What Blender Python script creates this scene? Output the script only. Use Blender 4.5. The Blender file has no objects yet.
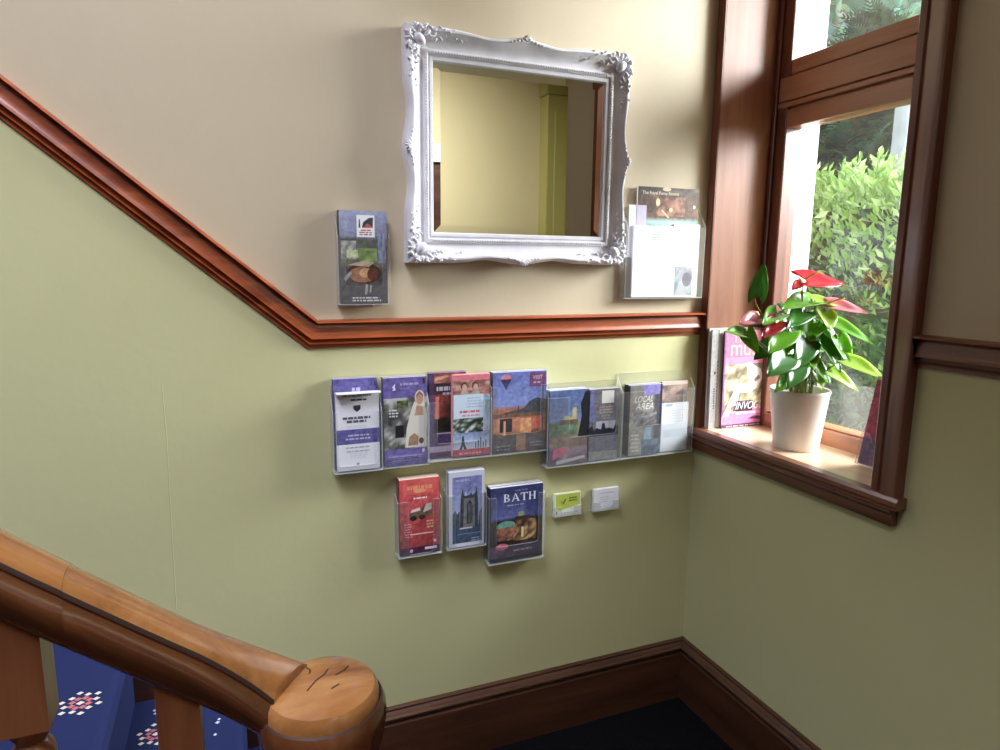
import bpy, math, random
from mathutils import Vector, Matrix

SC = bpy.context.scene
COL = SC.collection
rnd = random.Random(7)

# ------------------------------------------------------------------ camera
cam_d = bpy.data.cameras.new('camera')
cam = bpy.data.objects.new('camera', cam_d)
COL.objects.link(cam)
cam_d.sensor_fit = 'HORIZONTAL'
cam_d.sensor_width = 36.0
cam_d.lens = 36.0 * 666.54 / 1000.0
cam_d.clip_start = 0.02
SC.cycles.transparent_max_bounces = 32
cR = Vector((0.9267056, -0.3756643, 0.0096525))
cU = Vector((0.0523289, 0.1544379, 0.9866157))
cF = Vector((0.3721270, 0.9137972, -0.1627766))
cam.matrix_world = Matrix(((cR.x, cU.x, -cF.x, -1.308), (cR.y, cU.y, -cF.y, -1.62),
                           (cR.z, cU.z, -cF.z, 1.375), (0, 0, 0, 1)))
SC.camera = cam

# ------------------------------------------------------------------ light and exposure
SC.view_settings.view_transform = 'Standard'
SC.view_settings.look = 'None'
SC.view_settings.gamma = 1.0
SC.view_settings.use_curve_mapping = False
SC.view_settings.exposure = 0.0
world = bpy.data.worlds.new('overcast_sky')
SC.world = world
world.use_nodes = True
bg = world.node_tree.nodes['Background']
bg.inputs[0].default_value = (0.86, 0.93, 1.0, 1)
bg.inputs[1].default_value = 1.7


def area(name, loc, target, sx, sy, power, color):
    d = bpy.data.lights.new(name, 'AREA')
    d.shape = 'RECTANGLE'
    d.size = sx
    d.size_y = sy
    d.energy = power
    d.color = color
    o = bpy.data.objects.new(name, d)
    COL.objects.link(o)
    o.location = loc
    o.rotation_euler = (Vector(target) - Vector(loc)).to_track_quat('-Z', 'Y').to_euler()
    return o


# sky lamps over the garden, a skylight above the stairs, an added hall fill
area('garden_sky_light', (2.5, -1.05, 2.5), (0.1, -0.3, 1.35), 1.7, 1.7, 530, (0.93, 0.96, 1.0))
area('garden_side_light', (2.7, -2.5, 2.9), (0.3, -0.05, 1.4), 1.2, 1.2, 190, (0.95, 0.97, 1.0))  # second sky lamp added to brighten the white outer reveal
area('stairwell_skylight', (-2.45, -2.0, 4.6), (-2.3, -1.6, 0.0), 1.5, 1.6, 194, (0.76, 0.82, 0.98))
hall = area('hall_fill_light', (-0.45, -1.95, 2.62), (-0.05, -3.0, 1.7), 0.4, 0.3, 22, (0.88, 0.92, 1.0))  # added unseen lamp, brightens the far wall reflected in the mirror
hall.data.spread = math.radians(105)

# ------------------------------------------------------------------ materials


def lin(c):
    return tuple((x / 12.92 if x <= 0.04045 else ((x + 0.055) / 1.055) ** 2.4) for x in (v / 255.0 for v in c))


def newmat(name):
    m = bpy.data.materials.new(name)
    m.use_nodes = True
    nt = m.node_tree
    return m, nt, nt.nodes['Principled BSDF'], nt.nodes['Material Output']


def plain(name, c, rough=0.5, metal=0.0, spec=0.5, coat=0.0):
    m, nt, b, o = newmat(name)
    b.inputs['Base Color'].default_value = (*lin(c), 1)
    b.inputs['Roughness'].default_value = rough
    b.inputs['Metallic'].default_value = metal
    b.inputs['Specular IOR Level'].default_value = spec
    b.inputs['Coat Weight'].default_value = coat
    b.inputs['Coat Roughness'].default_value = 0.15
    return m


def mottled(name, c1, c2, scale, rough=0.6, bump=0.0, bscale=60.0, spec=0.4, detail=4):
    m, nt, b, o = newmat(name)
    tc = nt.nodes.new('ShaderNodeTexCoord')
    n = nt.nodes.new('ShaderNodeTexNoise')
    n.inputs['Scale'].default_value = scale
    n.inputs['Detail'].default_value = detail
    r = nt.nodes.new('ShaderNodeValToRGB')
    r.color_ramp.elements[0].position = 0.3
    r.color_ramp.elements[1].position = 0.7
    r.color_ramp.elements[0].color = (*lin(c1), 1)
    r.color_ramp.elements[1].color = (*lin(c2), 1)
    nt.links.new(tc.outputs['Object'], n.inputs['Vector'])
    nt.links.new(n.outputs['Fac'], r.inputs['Fac'])
    nt.links.new(r.outputs['Color'], b.inputs['Base Color'])
    b.inputs['Roughness'].default_value = rough
    b.inputs['Specular IOR Level'].default_value = spec
    if bump:
        n2 = nt.nodes.new('ShaderNodeTexNoise')
        n2.inputs['Scale'].default_value = bscale
        n2.inputs['Detail'].default_value = 3
        bp = nt.nodes.new('ShaderNodeBump')
        bp.inputs['Strength'].default_value = bump
        bp.inputs['Distance'].default_value = 0.004
        nt.links.new(tc.outputs['Object'], n2.inputs['Vector'])
        nt.links.new(n2.outputs['Fac'], bp.inputs['Height'])
        nt.links.new(bp.outputs['Normal'], b.inputs['Normal'])
    return m


def wood(name, c1, c2, c3, stretch, rough=0.35, scale=9.0, coat=0.0, knots=False, rot=(0, 0, 0), spec=0.5):
    """grain runs along the axis whose stretch is small"""
    m, nt, b, o = newmat(name)
    tc = nt.nodes.new('ShaderNodeTexCoord')
    mp = nt.nodes.new('ShaderNodeMapping')
    mp.vector_type = 'TEXTURE'
    mp.inputs['Rotation'].default_value = rot
    mp.inputs['Scale'].default_value = tuple(1.0 / s for s in stretch)
    n = nt.nodes.new('ShaderNodeTexNoise')
    n.inputs['Scale'].default_value = scale
    n.inputs['Detail'].default_value = 6
    n.inputs['Roughness'].default_value = 0.62
    n.inputs['Distortion'].default_value = 0.7
    r = nt.nodes.new('ShaderNodeValToRGB')
    e = r.color_ramp.elements
    e[0].position = 0.28
    e[1].position = 0.75
    e[0].color = (*lin(c1), 1)
    e[1].color = (*lin(c3), 1)
    k = e.new(0.52)
    k.color = (*lin(c2), 1)
    nt.links.new(tc.outputs['Object'], mp.inputs['Vector'])
    nt.links.new(mp.outputs['Vector'], n.inputs['Vector'])
    nt.links.new(n.outputs['Fac'], r.inputs['Fac'])
    col = r.outputs['Color']
    if knots:
        v = nt.nodes.new('ShaderNodeTexVoronoi')
        v.inputs['Scale'].default_value = 5.5
        mp2 = nt.nodes.new('ShaderNodeMapping')
        mp2.inputs['Scale'].default_value = (1.6, 1.6, 0.8)
        nt.links.new(tc.outputs['Object'], mp2.inputs['Vector'])
        nt.links.new(mp2.outputs['Vector'], v.inputs['Vector'])
        r2 = nt.nodes.new('ShaderNodeValToRGB')
        r2.color_ramp.elements[0].position = 0.03
        r2.color_ramp.elements[1].position = 0.09
        r2.color_ramp.elements[0].color = (0.32, 0.2, 0.14, 1)
        r2.color_ramp.elements[1].color = (1, 1, 1, 1)
        nt.links.new(v.outputs['Distance'], r2.inputs['Fac'])
        mx = nt.nodes.new('ShaderNodeMix')
        mx.data_type = 'RGBA'
        mx.blend_type = 'MULTIPLY'
        mx.inputs['Factor'].default_value = 1.0
        nt.links.new(col, mx.inputs['A'])
        nt.links.new(r2.outputs['Color'], mx.inputs['B'])
        col = mx.outputs['Result']
    nt.links.new(col, b.inputs['Base Color'])
    b.inputs['Roughness'].default_value = rough
    b.inputs['Specular IOR Level'].default_value = spec
    b.inputs['Coat Weight'].default_value = coat
    b.inputs['Coat Roughness'].default_value = 0.18
    bp = nt.nodes.new('ShaderNodeBump')
    bp.inputs['Strength'].default_value = 0.12
    bp.inputs['Distance'].default_value = 0.002
    nt.links.new(n.outputs['Fac'], bp.inputs['Height'])
    nt.links.new(bp.outputs['Normal'], b.inputs['Normal'])
    return m


def printed(name, rough=0.35, spec=0.5, grain=0.0):
    m, nt, b, o = newmat(name)
    a = nt.nodes.new('ShaderNodeAttribute')
    a.attribute_name = 'Col'
    col = a.outputs['Color']
    if grain:          # halftone-like mottling of the printed pictures; blank paper stays even
        tc = nt.nodes.new('ShaderNodeTexCoord')
        n = nt.nodes.new('ShaderNodeTexNoise')
        n.inputs['Scale'].default_value = 85
        n.inputs['Detail'].default_value = 5
        n.inputs['Roughness'].default_value = 0.7
        bw = nt.nodes.new('ShaderNodeRGBToBW')
        mr_ = nt.nodes.new('ShaderNodeMapRange')
        mr_.inputs['From Min'].default_value = 0.08
        mr_.inputs['From Max'].default_value = 0.6
        mr_.inputs['To Min'].default_value = grain
        mr_.inputs['To Max'].default_value = 0.0
        ov = nt.nodes.new('ShaderNodeMix')
        ov.data_type = 'RGBA'
        ov.blend_type = 'OVERLAY'
        cr = nt.nodes.new('ShaderNodeValToRGB')
        cr.color_ramp.elements[0].position = 0.36
        cr.color_ramp.elements[1].position = 0.64
        cr.color_ramp.elements[0].color = (0.22, 0.22, 0.24, 1)
        cr.color_ramp.elements[1].color = (0.80, 0.78, 0.74, 1)
        nt.links.new(tc.outputs['Object'], n.inputs['Vector'])
        nt.links.new(n.outputs['Fac'], cr.inputs['Fac'])
        nt.links.new(col, bw.inputs['Color'])
        nt.links.new(bw.outputs['Val'], mr_.inputs['Value'])
        nt.links.new(mr_.outputs['Result'], ov.inputs['Factor'])
        nt.links.new(col, ov.inputs['A'])
        nt.links.new(cr.outputs['Color'], ov.inputs['B'])
        hs = nt.nodes.new('ShaderNodeHueSaturation')
        hs.inputs['Saturation'].default_value = 0.86
        nt.links.new(ov.outputs['Result'], hs.inputs['Color'])
        col = hs.outputs['Color']
    nt.links.new(col, b.inputs['Base Color'])
    b.inputs['Roughness'].default_value = rough
    b.inputs['Specular IOR Level'].default_value = spec
    return m


def clear(name, tint, gloss_c, ior=1.45, haze=0.0, haze_c=(1, 1, 1)):
    """thin clear sheet: transparent with a fresnel gloss and a little surface haze"""
    m = bpy.data.materials.new(name)
    m.use_nodes = True
    nt = m.node_tree
    for n in list(nt.nodes):
        nt.nodes.remove(n)
    out = nt.nodes.new('ShaderNodeOutputMaterial')
    tr = nt.nodes.new('ShaderNodeBsdfTransparent')
    tr.inputs[0].default_value = (*tint, 1)
    gl = nt.nodes.new('ShaderNodeBsdfGlossy')
    gl.inputs['Color'].default_value = (*gloss_c, 1)
    gl.inputs['Roughness'].default_value = 0.02
    # Schlick reflectance, the same from both faces of the thin sheet
    lw = nt.nodes.new('ShaderNodeLayerWeight')
    lw.inputs['Blend'].default_value = 0.5
    pw = nt.nodes.new('ShaderNodeMath')
    pw.operation = 'POWER'
    pw.inputs[1].default_value = 5.0
    ma = nt.nodes.new('ShaderNodeMath')
    ma.operation = 'MULTIPLY_ADD'
    r0 = ((ior - 1) / (ior + 1)) ** 2
    ma.inputs[1].default_value = 1 - r0
    ma.inputs[2].default_value = r0
    nt.links.new(lw.outputs['Facing'], pw.inputs[0])
    nt.links.new(pw.outputs[0], ma.inputs[0])
    mx = nt.nodes.new('ShaderNodeMixShader')
    nt.links.new(ma.outputs[0], mx.inputs[0])
    nt.links.new(tr.outputs[0], mx.inputs[1])
    nt.links.new(gl.outputs[0], mx.inputs[2])
    last = mx.outputs[0]
    if haze:
        df = nt.nodes.new('ShaderNodeBsdfDiffuse')
        df.inputs[0].default_value = (*haze_c, 1)
        m2 = nt.nodes.new('ShaderNodeMixShader')
        m2.inputs[0].default_value = haze
        nt.links.new(last, m2.inputs[1])
        nt.links.new(df.outputs[0], m2.inputs[2])
        last = m2.outputs[0]
    nt.links.new(last, out.inputs['Surface'])
    return m


def leafmat(name, c, rough=0.3, trans=0.3, tc=None, attr=False, spec=0.5):
    m, nt, b, o = newmat(name)
    b.inputs['Base Color'].default_value = (*lin(c), 1)
    b.inputs['Roughness'].default_value = rough
    b.inputs['Specular IOR Level'].default_value = spec
    t = nt.nodes.new('ShaderNodeBsdfTranslucent')
    t.inputs[0].default_value = (*lin(tc or c), 1)
    if attr:
        a = nt.nodes.new('ShaderNodeAttribute')
        a.attribute_name = 'Col'
        nt.links.new(a.outputs['Color'], b.inputs['Base Color'])
        nt.links.new(a.outputs['Color'], t.inputs[0])
    mx = nt.nodes.new('ShaderNodeMixShader')
    mx.inputs[0].default_value = trans
    nt.links.new(b.outputs[0], mx.inputs[1])
    nt.links.new(t.outputs[0], mx.inputs[2])
    nt.links.new(mx.outputs[0], o.inputs['Surface'])
    return m


MT = {}
MT['cream'] = mottled('cream_wall_paint', (199, 184, 156), (205, 190, 162), 2.2, 0.55, 0.10, 35)
MT['sage'] = mottled('pale_green_wall_paint', (205, 202, 152), (211, 208, 159), 2.2, 0.5, 0.12, 35)
MT['yellow'] = mottled('yellow_wall_paint', (214, 197, 148), (219, 202, 154), 2.0, 0.6, 0.05, 30)
MT['ochre'] = mottled('yellow_gloss_paint', (176, 166, 96), (182, 172, 102), 2.0, 0.3, 0.0)
MT['ceiling'] = plain('ceiling_paint', (226, 220, 205), 0.8)
MT['render_white'] = mottled('white_masonry_paint', (240, 236, 226), (248, 245, 238), 6, 0.8, 0.2, 80)
MT['rail'] = wood('varnished_mahogany', (112, 46, 24), (158, 76, 40), (184, 100, 56), (0.12, 1, 1), 0.28, 26, 0.5)
MT['pine'] = wood('varnished_pine', (122, 72, 50), (150, 98, 72), (168, 118, 90), (1, 1, 0.07), 0.42, 15, 0.05, True)
MT['pine_y'] = wood('varnished_pine_across', (134, 82, 56), (165, 110, 78), (182, 130, 97), (1, 0.07, 1), 0.36, 15, 0.25, True)
MT['arch'] = wood('stained_architrave', (82, 46, 32), (112, 65, 46), (130, 80, 57), (1, 1, 0.08), 0.35, 18, 0.3)
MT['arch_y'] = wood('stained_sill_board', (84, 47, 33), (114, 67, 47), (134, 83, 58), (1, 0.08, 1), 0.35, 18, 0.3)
MT['sill'] = wood('pale_sill_wood', (205, 170, 138), (222, 190, 158), (232, 204, 176), (1, 0.08, 1), 0.3, 14, 0.2)
MT['skirt'] = wood('dark_skirting_wood', (52, 28, 18), (78, 46, 30), (98, 62, 42), (0.1, 1, 1), 0.4, 18, 0.3)
MT['skirt_y'] = wood('dark_skirting_wood_side', (52, 28, 18), (78, 46, 30), (98, 62, 42), (1, 0.1, 1), 0.4, 18, 0.3)
MT['oak'] = wood('polished_handrail_wood', (134, 80, 40), (182, 120, 66), (210, 152, 92), (0.12, 1, 1), 0.2, 14, 0.8, rot=(0, 0.7, 0))
MT['oak_shade'] = wood('shaded_handrail_wood', (70, 38, 20), (104, 60, 34), (130, 80, 48), (0.12, 1, 1), 0.2, 14, 0.8, rot=(0, 0.7, 0))  # handrail wood with the sides' shade put into its colour
MT['groove'] = plain('groove_dirt_and_shade', (60, 36, 25), 0.6)  # dirt and the groove's own shade in one dark colour
MT['oak_end'] = wood('polished_cap_wood', (130, 78, 40), (178, 120, 68), (204, 150, 92), (0.35, 1, 1), 0.2, 18, 0.8)
MT['baluster'] = wood('baluster_wood', (104, 58, 36), (136, 82, 52), (156, 100, 66), (1, 1, 0.1), 0.35, 18, 0.3)
MT['tread'] = wood('stair_tread_wood', (90, 52, 34), (128, 80, 54), (148, 98, 68), (1, 0.1, 1), 0.45, 16, 0.1)
MT['floor'] = mottled('dark_navy_carpet', (10, 9, 11), (17, 15, 18), 160, 0.95, 0.5, 400, 0.1)
MT['carpet'] = printed('blue_patterned_carpet', 0.95, 0.1)
MT['frame'] = mottled('white_frame_paint', (226, 224, 230), (238, 236, 240), 25, 0.38, 0.08, 90)
MT['mirror'] = plain('silvered_glass', (236, 238, 234), 0.0, 1.0)
MT['paper'] = printed('printed_paper', 0.33, 0.5, 0.75)
MT['acrylic'] = clear('clear_acrylic', (0.985, 0.99, 0.99), (1, 1, 1), 1.42, 0.03, (0.95, 0.95, 1))
MT['acrylic_edge'] = clear('polished_acrylic_edge', (0.85, 0.88, 0.88), (1, 1, 1), 1.5, 0.38, (0.96, 0.97, 0.97))
MT['glass'] = clear('window_glass', (0.985, 0.995, 0.99), (1, 1, 1), 1.52, 0.04, (0.9, 0.95, 0.95))  # haze raised to put the pale window glare into the glass
MT['ceramic'] = plain('white_pot_glaze', (238, 234, 226), 0.35)
MT['soil'] = mottled('potting_soil', (40, 28, 20), (70, 52, 36), 120, 0.95, 0.6, 200)
MT['leafD'] = leafmat('dark_glossy_leaf', (62, 116, 44), 0.22, 0.3, (110, 170, 48))
MT['leafG'] = leafmat('green_glossy_leaf', (112, 172, 52), 0.24, 0.4, (164, 214, 60))
MT['leafY'] = leafmat('young_pale_leaf', (174, 206, 88), 0.28, 0.45, (200, 230, 100))
MT['stemG'] = leafmat('leaf_stalk', (130, 165, 80), 0.4, 0.1)
MT['stemB'] = leafmat('brownish_stalk', (150, 120, 80), 0.4, 0.1)
MT['red'] = leafmat('red_spathe', (214, 34, 48), 0.22, 0.4, (245, 70, 50))
MT['pinkish'] = leafmat('pale_pink_spathe', (232, 150, 160), 0.22, 0.35, (250, 190, 190))
MT['darkred'] = leafmat('dark_red_spathe', (146, 26, 32), 0.25, 0.25, (190, 40, 36))
MT['spadix'] = plain('spadix_skin', (236, 190, 120), 0.5)
MT['hedge'] = leafmat('hedge_leaves', (110, 160, 80), 0.42, 0.35, attr=True)
MT['conifer'] = leafmat('conifer_sprays', (80, 120, 90), 0.55, 0.35, attr=True)
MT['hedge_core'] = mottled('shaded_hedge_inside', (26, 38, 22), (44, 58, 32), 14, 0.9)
MT['conifer_core'] = mottled('inside_of_pale_conifer', (116, 140, 120), (150, 174, 154), 9, 0.9)
MT['bark'] = mottled('conifer_bark', (70, 54, 42), (98, 78, 60), 20, 0.9)
MT['grass'] = mottled('garden_grass', (70, 100, 46), (100, 132, 66), 14, 0.9, 0.5, 60)
MT['post'] = mottled('weathered_grey_concrete', (150, 160, 168), (172, 180, 186), 12, 0.8, 0.2, 60)
MT['white_door'] = plain('white_gloss_paint', (232, 230, 224), 0.35)
MT['brass'] = plain('dark_door_furniture', (60, 46, 34), 0.35, 0.6)

# ------------------------------------------------------------------ mesh helpers


class MB:
    def __init__(s):
        s.v, s.f, s.m, s.c = [], [], [], []

    def face(s, idx, mi=0, col=None):
        s.f.append(tuple(idx)); s.m.append(mi); s.c.append(col)

    def add(s, pts):
        b = len(s.v)
        s.v.extend(tuple(p) for p in pts)
        return b

    def box(s, x0, x1, y0, y1, z0, z1, mi=0, col=None, skip=()):
        b = s.add([(x0, y0, z0), (x1, y0, z0), (x1, y1, z0), (x0, y1, z0),
                   (x0, y0, z1), (x1, y0, z1), (x1, y1, z1), (x0, y1, z1)])
        for n, q in (('-z', (3, 2, 1, 0)), ('+z', (4, 5, 6, 7)), ('-y', (0, 1, 5, 4)),
                     ('+x', (1, 2, 6, 5)), ('+y', (2, 3, 7, 6)), ('-x', (3, 0, 4, 7))):
            if n in skip:
                continue
            s.face([b + i for i in q], mi, col)

    def prism(s, poly, axis, a0, a1, mi=0, col=None, side_mi=None):
        """poly of 2-D points, extruded along axis ('x','y','z') from a0 to a1"""
        def P(p, a):
            return {'x': (a, p[0], p[1]), 'y': (p[0], a, p[1]), 'z': (p[0], p[1], a)}[axis]
        n = len(poly)
        b = s.add([P(p, a0) for p in poly] + [P(p, a1) for p in poly])
        s.face([b + i for i in range(n)], mi, col)
        s.face([b + n + i for i in reversed(range(n))], mi, col)
        sm = mi if side_mi is None else side_mi
        for i in range(n):
            j = (i + 1) % n
            s.face([b + i, b + n + i, b + n + j, b + j], sm, col)

    def sweep(s, prof, frames, mi=0, closed=True, caps=True, col=None):
        """prof: 2-D points; frames: (origin, A, B)"""
        n = len(prof)
        rows = []
        for o, A, B in frames:
            o, A, B = Vector(o), Vector(A), Vector(B)
            rows.append(s.add([o + A * p[0] + B * p[1] for p in prof]))
        for r0, r1 in zip(rows, rows[1:]):
            for i in range(n if closed else n - 1):
                j = (i + 1) % n
                s.face([r0 + i, r0 + j, r1 + j, r1 + i], mi, col)
        if caps and closed:
            s.face([rows[0] + i for i in reversed(range(n))], mi, col)
            s.face([rows[-1] + i for i in range(n)], mi, col)

    def lathe(s, prof, o, seg=32, mi=0, sx=1.0, sy=1.0):
        rows = []
        for r, z in prof:
            rows.append(s.add([(o[0] + sx * r * math.cos(2 * math.pi * k / seg),
                                o[1] + sy * r * math.sin(2 * math.pi * k / seg), o[2] + z) for k in range(seg)]))
        for r0, r1 in zip(rows, rows[1:]):
            for k in range(seg):
                j = (k + 1) % seg
                s.face([r0 + k, r0 + j, r1 + j, r1 + k], mi)
        s.face([rows[0] + k for k in reversed(range(seg))], mi)
        s.face([rows[-1] + k for k in range(seg)], mi)

    def tube(s, path, rad, seg=8, mi=0):
        path = [Vector(p) for p in path]
        rad = rad if hasattr(rad, '__len__') else [rad] * len(path)
        rows = []
        up = Vector((0.31, 0.17, 0.93))
        for i, p in enumerate(path):
            t = (path[min(i + 1, len(path) - 1)] - path[max(i - 1, 0)]).normalized()
            a = t.cross(up)
            if a.length < 1e-4:
                a = t.cross(Vector((1, 0, 0)))
            a.normalize()
            b = t.cross(a)
            rows.append(s.add([p + rad[i] * (a * math.cos(2 * math.pi * k / seg) + b * math.sin(2 * math.pi * k / seg))
                               for k in range(seg)]))
        for r0, r1 in zip(rows, rows[1:]):
            for k in range(seg):
                j = (k + 1) % seg
                s.face([r0 + k, r0 + j, r1 + j, r1 + k], mi)
        s.face([rows[0] + k for k in range(seg)], mi)
        s.face([rows[-1] + k for k in reversed(range(seg))], mi)

    def blob(s, c, rx, ry, rz, rot=0.0, seg=10, rings=6, mi=0):
        """ellipsoid, rotated about the y axis by rot"""
        cr, sr = math.cos(rot), math.sin(rot)
        rows = []
        for i in range(1, rings):
            th = math.pi * i / rings
            row = []
            for k in range(seg):
                ph = 2 * math.pi * k / seg
                x, y, z = rx * math.sin(th) * math.cos(ph), -ry * math.cos(th), rz * math.sin(th) * math.sin(ph)
                row.append((c[0] + x * cr - z * sr, c[1] + y, c[2] + x * sr + z * cr))
            rows.append(s.add(row))
        a = s.add([(c[0], c[1] - ry, c[2]), (c[0], c[1] + ry, c[2])])
        for r0, r1 in zip(rows, rows[1:]):
            for k in range(seg):
                j = (k + 1) % seg
                s.face([r0 + k, r0 + j, r1 + j, r1 + k], mi)
        for k in range(seg):
            j = (k + 1) % seg
            s.face([rows[0] + j, rows[0] + k, a], mi)
            s.face([rows[-1] + k, rows[-1] + j, a + 1], mi)

    def build(s, name, mats, parent=None, base=None, smooth=None, bevel=0.0, bseg=2, recalc=True):
        mats = mats if isinstance(mats, (list, tuple)) else [mats]
        off = Vector((0, 0, 0))
        p = parent
        while p is not None:
            off += p.location
            p = p.parent
        loc = Vector(base) if base is not None else Vector((0, 0, 0))
        off += loc
        me = bpy.data.meshes.new(name)
        me.from_pydata([(v[0] - off.x, v[1] - off.y, v[2] - off.z) for v in s.v], [], s.f)
        for m in mats:
            me.materials.append(MT[m] if isinstance(m, str) else m)
        me.polygons.foreach_set('material_index', s.m)
        if any(c is not None for c in s.c):
            at = me.color_attributes.new('Col', 'FLOAT_COLOR', 'CORNER')
            buf = []
            for poly, c in zip(s.f, s.c):
                n = len(poly)
                if c is None:
                    c = (0.8, 0.8, 0.8)
                if hasattr(c[0], '__len__'):
                    for cc in c:
                        buf.extend((*cc, 1.0))
                else:
                    buf.extend((*c, 1.0) * n)
            at.data.foreach_set('color', buf)
        if recalc:
            import bmesh
            bm = bmesh.new()
            bm.from_mesh(me)
            bmesh.ops.recalc_face_normals(bm, faces=bm.faces)
            bm.to_mesh(me)
            bm.free()
        if smooth is not None:
            me.polygons.foreach_set('use_smooth', [True] * len(me.polygons))
            me.set_sharp_from_angle(angle=math.radians(smooth))
        me.update()
        o = bpy.data.objects.new(name, me)
        COL.objects.link(o)
        o.location = loc
        if parent is not None:
            o.parent = parent
        if bevel:
            b = o.modifiers.new('edge_bevel', 'BEVEL')
            b.width = bevel
            b.segments = bseg
            b.limit_method = 'ANGLE'
            b.angle_limit = math.radians(40)
        return o


def tag(o, label=None, cat=None, group=None, kind=None):
    if label:
        o['label'] = label
    if cat:
        o['category'] = cat
    if group:
        o['group'] = group
    if kind:
        o['kind'] = kind
    return o


def thing(name, loc, label, cat, group=None, kind=None):
    o = bpy.data.objects.new(name, None)
    o.empty_display_size = 0.05
    COL.objects.link(o)
    o.location = loc
    return tag(o, label, cat, group, kind)


def copy_tree(o, parent=None):
    c = o.copy()
    COL.objects.link(c)
    if parent is not None:
        c.parent = parent
    for ch in list(o.children):
        copy_tree(ch, c)
    return c


def smooth_path(pts, n=8):
    """Catmull-Rom through pts"""
    pts = [Vector(p) for p in pts]
    out = []
    for i in range(len(pts) - 1):
        p0, p1, p2, p3 = pts[max(i - 1, 0)], pts[i], pts[i + 1], pts[min(i + 2, len(pts) - 1)]
        for k in range(n):
            t = k / n
            out.append(0.5 * ((2 * p1) + (p2 - p0) * t + (2 * p0 - 5 * p1 + 4 * p2 - p3) * t * t +
                              (3 * p1 - p0 - 3 * p2 + p3) * t ** 3))
    out.append(pts[-1])
    return out


# ------------------------------------------------------------------ the setting
# back wall, with the dado line that kinks up the stairs
KX, KZ, SL = -1.128, 1.21, 0.842
TOP = 4.7
XL = -4.4
w = MB()
zl = KZ + SL * (KX - XL)
w.prism([(XL, -0.2), (0, -0.2), (0, KZ), (KX, KZ), (XL, zl)], 'y', 0.0, 0.15, 0)
w.prism([(XL, zl), (KX, KZ), (0, KZ), (0, TOP), (XL, TOP)], 'y', 0.0, 0.15, 1)
for pts in ([(-1.453, 1.107), (-1.4515, 0.98), (-1.454, 0.842), (-1.456, 0.70), (-1.4575, 0.574)],):   # raised seam in the lining paper
    for (xa, za), (xb, zb) in zip(pts, pts[1:]):
        b = w.add([(xa - 0.0012, 0, za), (xa, -0.0004, za), (xa + 0.0012, 0, za),
                   (xb - 0.0012, 0, zb), (xb, -0.0004, zb), (xb + 0.0012, 0, zb)])
        w.face([b, b + 1, b + 4, b + 3], 0)
        w.face([b + 1, b + 2, b + 5, b + 4], 0)
tag(w.build('wall_back', ['sage', 'cream']), 'cream wall above and pale green wall below the sloping dado rail', 'wall', kind='structure')

# right wall with the window opening
OY0, OY1, OZ0, OZ1 = -0.03, -0.619, 0.872, 2.36
w = MB()
X1 = 0.25
w.box(0, X1, -0.945, 0.15, -0.2, OZ0, 0)
w.box(0, X1, OY0 + 0.02, 0.15, OZ0, KZ, 0)
w.box(0, X1, OY0 + 0.02, 0.15, KZ, TOP, 1)
w.box(0, X1, -0.945, OY1 - 0.02, OZ0, KZ, 0)
w.box(0, X1, -0.945, OY1 - 0.02, KZ, TOP, 1)
w.box(0, X1, OY1 - 0.02, OY0 + 0.02, OZ1 + 0.02, TOP, 1)
XO = 0.37
w.box(X1, XO, -0.945, 2.6, -0.4, OZ0 - 0.02, 2)
w.box(X1, XO, OY0 - 0.002, 2.6, OZ0 - 0.02, TOP, 2)
w.box(X1, XO, -0.945, OY1 + 0.01, OZ0 - 0.02, TOP, 2)
w.box(X1, XO, OY1 + 0.01, OY0 - 0.002, OZ1, TOP, 2)
tag(w.build('wall_right', ['sage', 'cream', 'render_white']), 'shaded wall around the window, white masonry outside', 'wall', kind='structure')

w = MB()
w.box(XL, -1.1, -3.15, -3.0, -0.2, TOP, 1)  # unseen stretch in dark wood to weaken bounced light
w.box(-1.1, 0.0, -3.15, -3.0, -0.2, TOP, 0)
w.box(0.0, 1.26, -3.15, -3.0, -0.2, 2.72, 0)
w.box(0.25, 1.26, -1.40, -1.28, -0.2, 2.72, 0)
w.box(1.2, 1.26, -3.0, -1.40, -0.2, 2.72, 0)
w.box(0.25, 0.37, -1.40, -0.945, -0.2, 2.72, 0)
tag(w.build('wall_far', ['yellow', 'skirt']), 'yellow walls of the hallway seen in the mirror', 'wall', kind='structure')
w = MB()
w.box(XL - 0.15, XL, -3.15, 0.15, -0.2, TOP, 0)  # unseen wall in dark wood so less light bounces back
tag(w.build('wall_left', ['skirt']), 'unseen wall at the head of the stairs, darkened to cut bounced light', 'wall', kind='structure')
w = MB()
w.box(-1.0, 0.0, -3.15, 0.0, 2.66, 2.78, 0)
w.box(0.0, 1.26, -3.15, -1.28, 2.66, 2.72, 0)
w.box(0.0, 0.37, -1.28, -0.945, 2.66, 2.72, 0)
w.box(-1.12, -1.0, -3.15, 0.0, 2.35, TOP, 0)  # unseen drop beam hung lower to keep stairwell light off the right wall
w.box(XL, -1.0, -3.15, 0.15, TOP, TOP + 0.1, 0)
bpy.context.view_layer.update()
hm = hall.matrix_basis
b = w.add([hm @ Vector((sx * 0.22, sy * 0.17, z)) for z in (0.002, 0.09) for sx, sy in ((-1, -1), (1, -1), (1, 1), (-1, 1))])   # added box hiding the dark back of the unseen hall fill lamp
for q in ((3, 2, 1, 0), (4, 5, 6, 7), (0, 1, 5, 4), (1, 2, 6, 5), (2, 3, 7, 6), (3, 0, 4, 7)):
    w.face([b + i for i in q], 0)
tag(w.build('ceiling', ['ceiling']), 'off-white ceiling over the landing and stairwell', 'ceiling', kind='structure')
w = MB()
w.box(XL, 1.45, -3.15, 0.15, -0.2, 0.0, 0)
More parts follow.
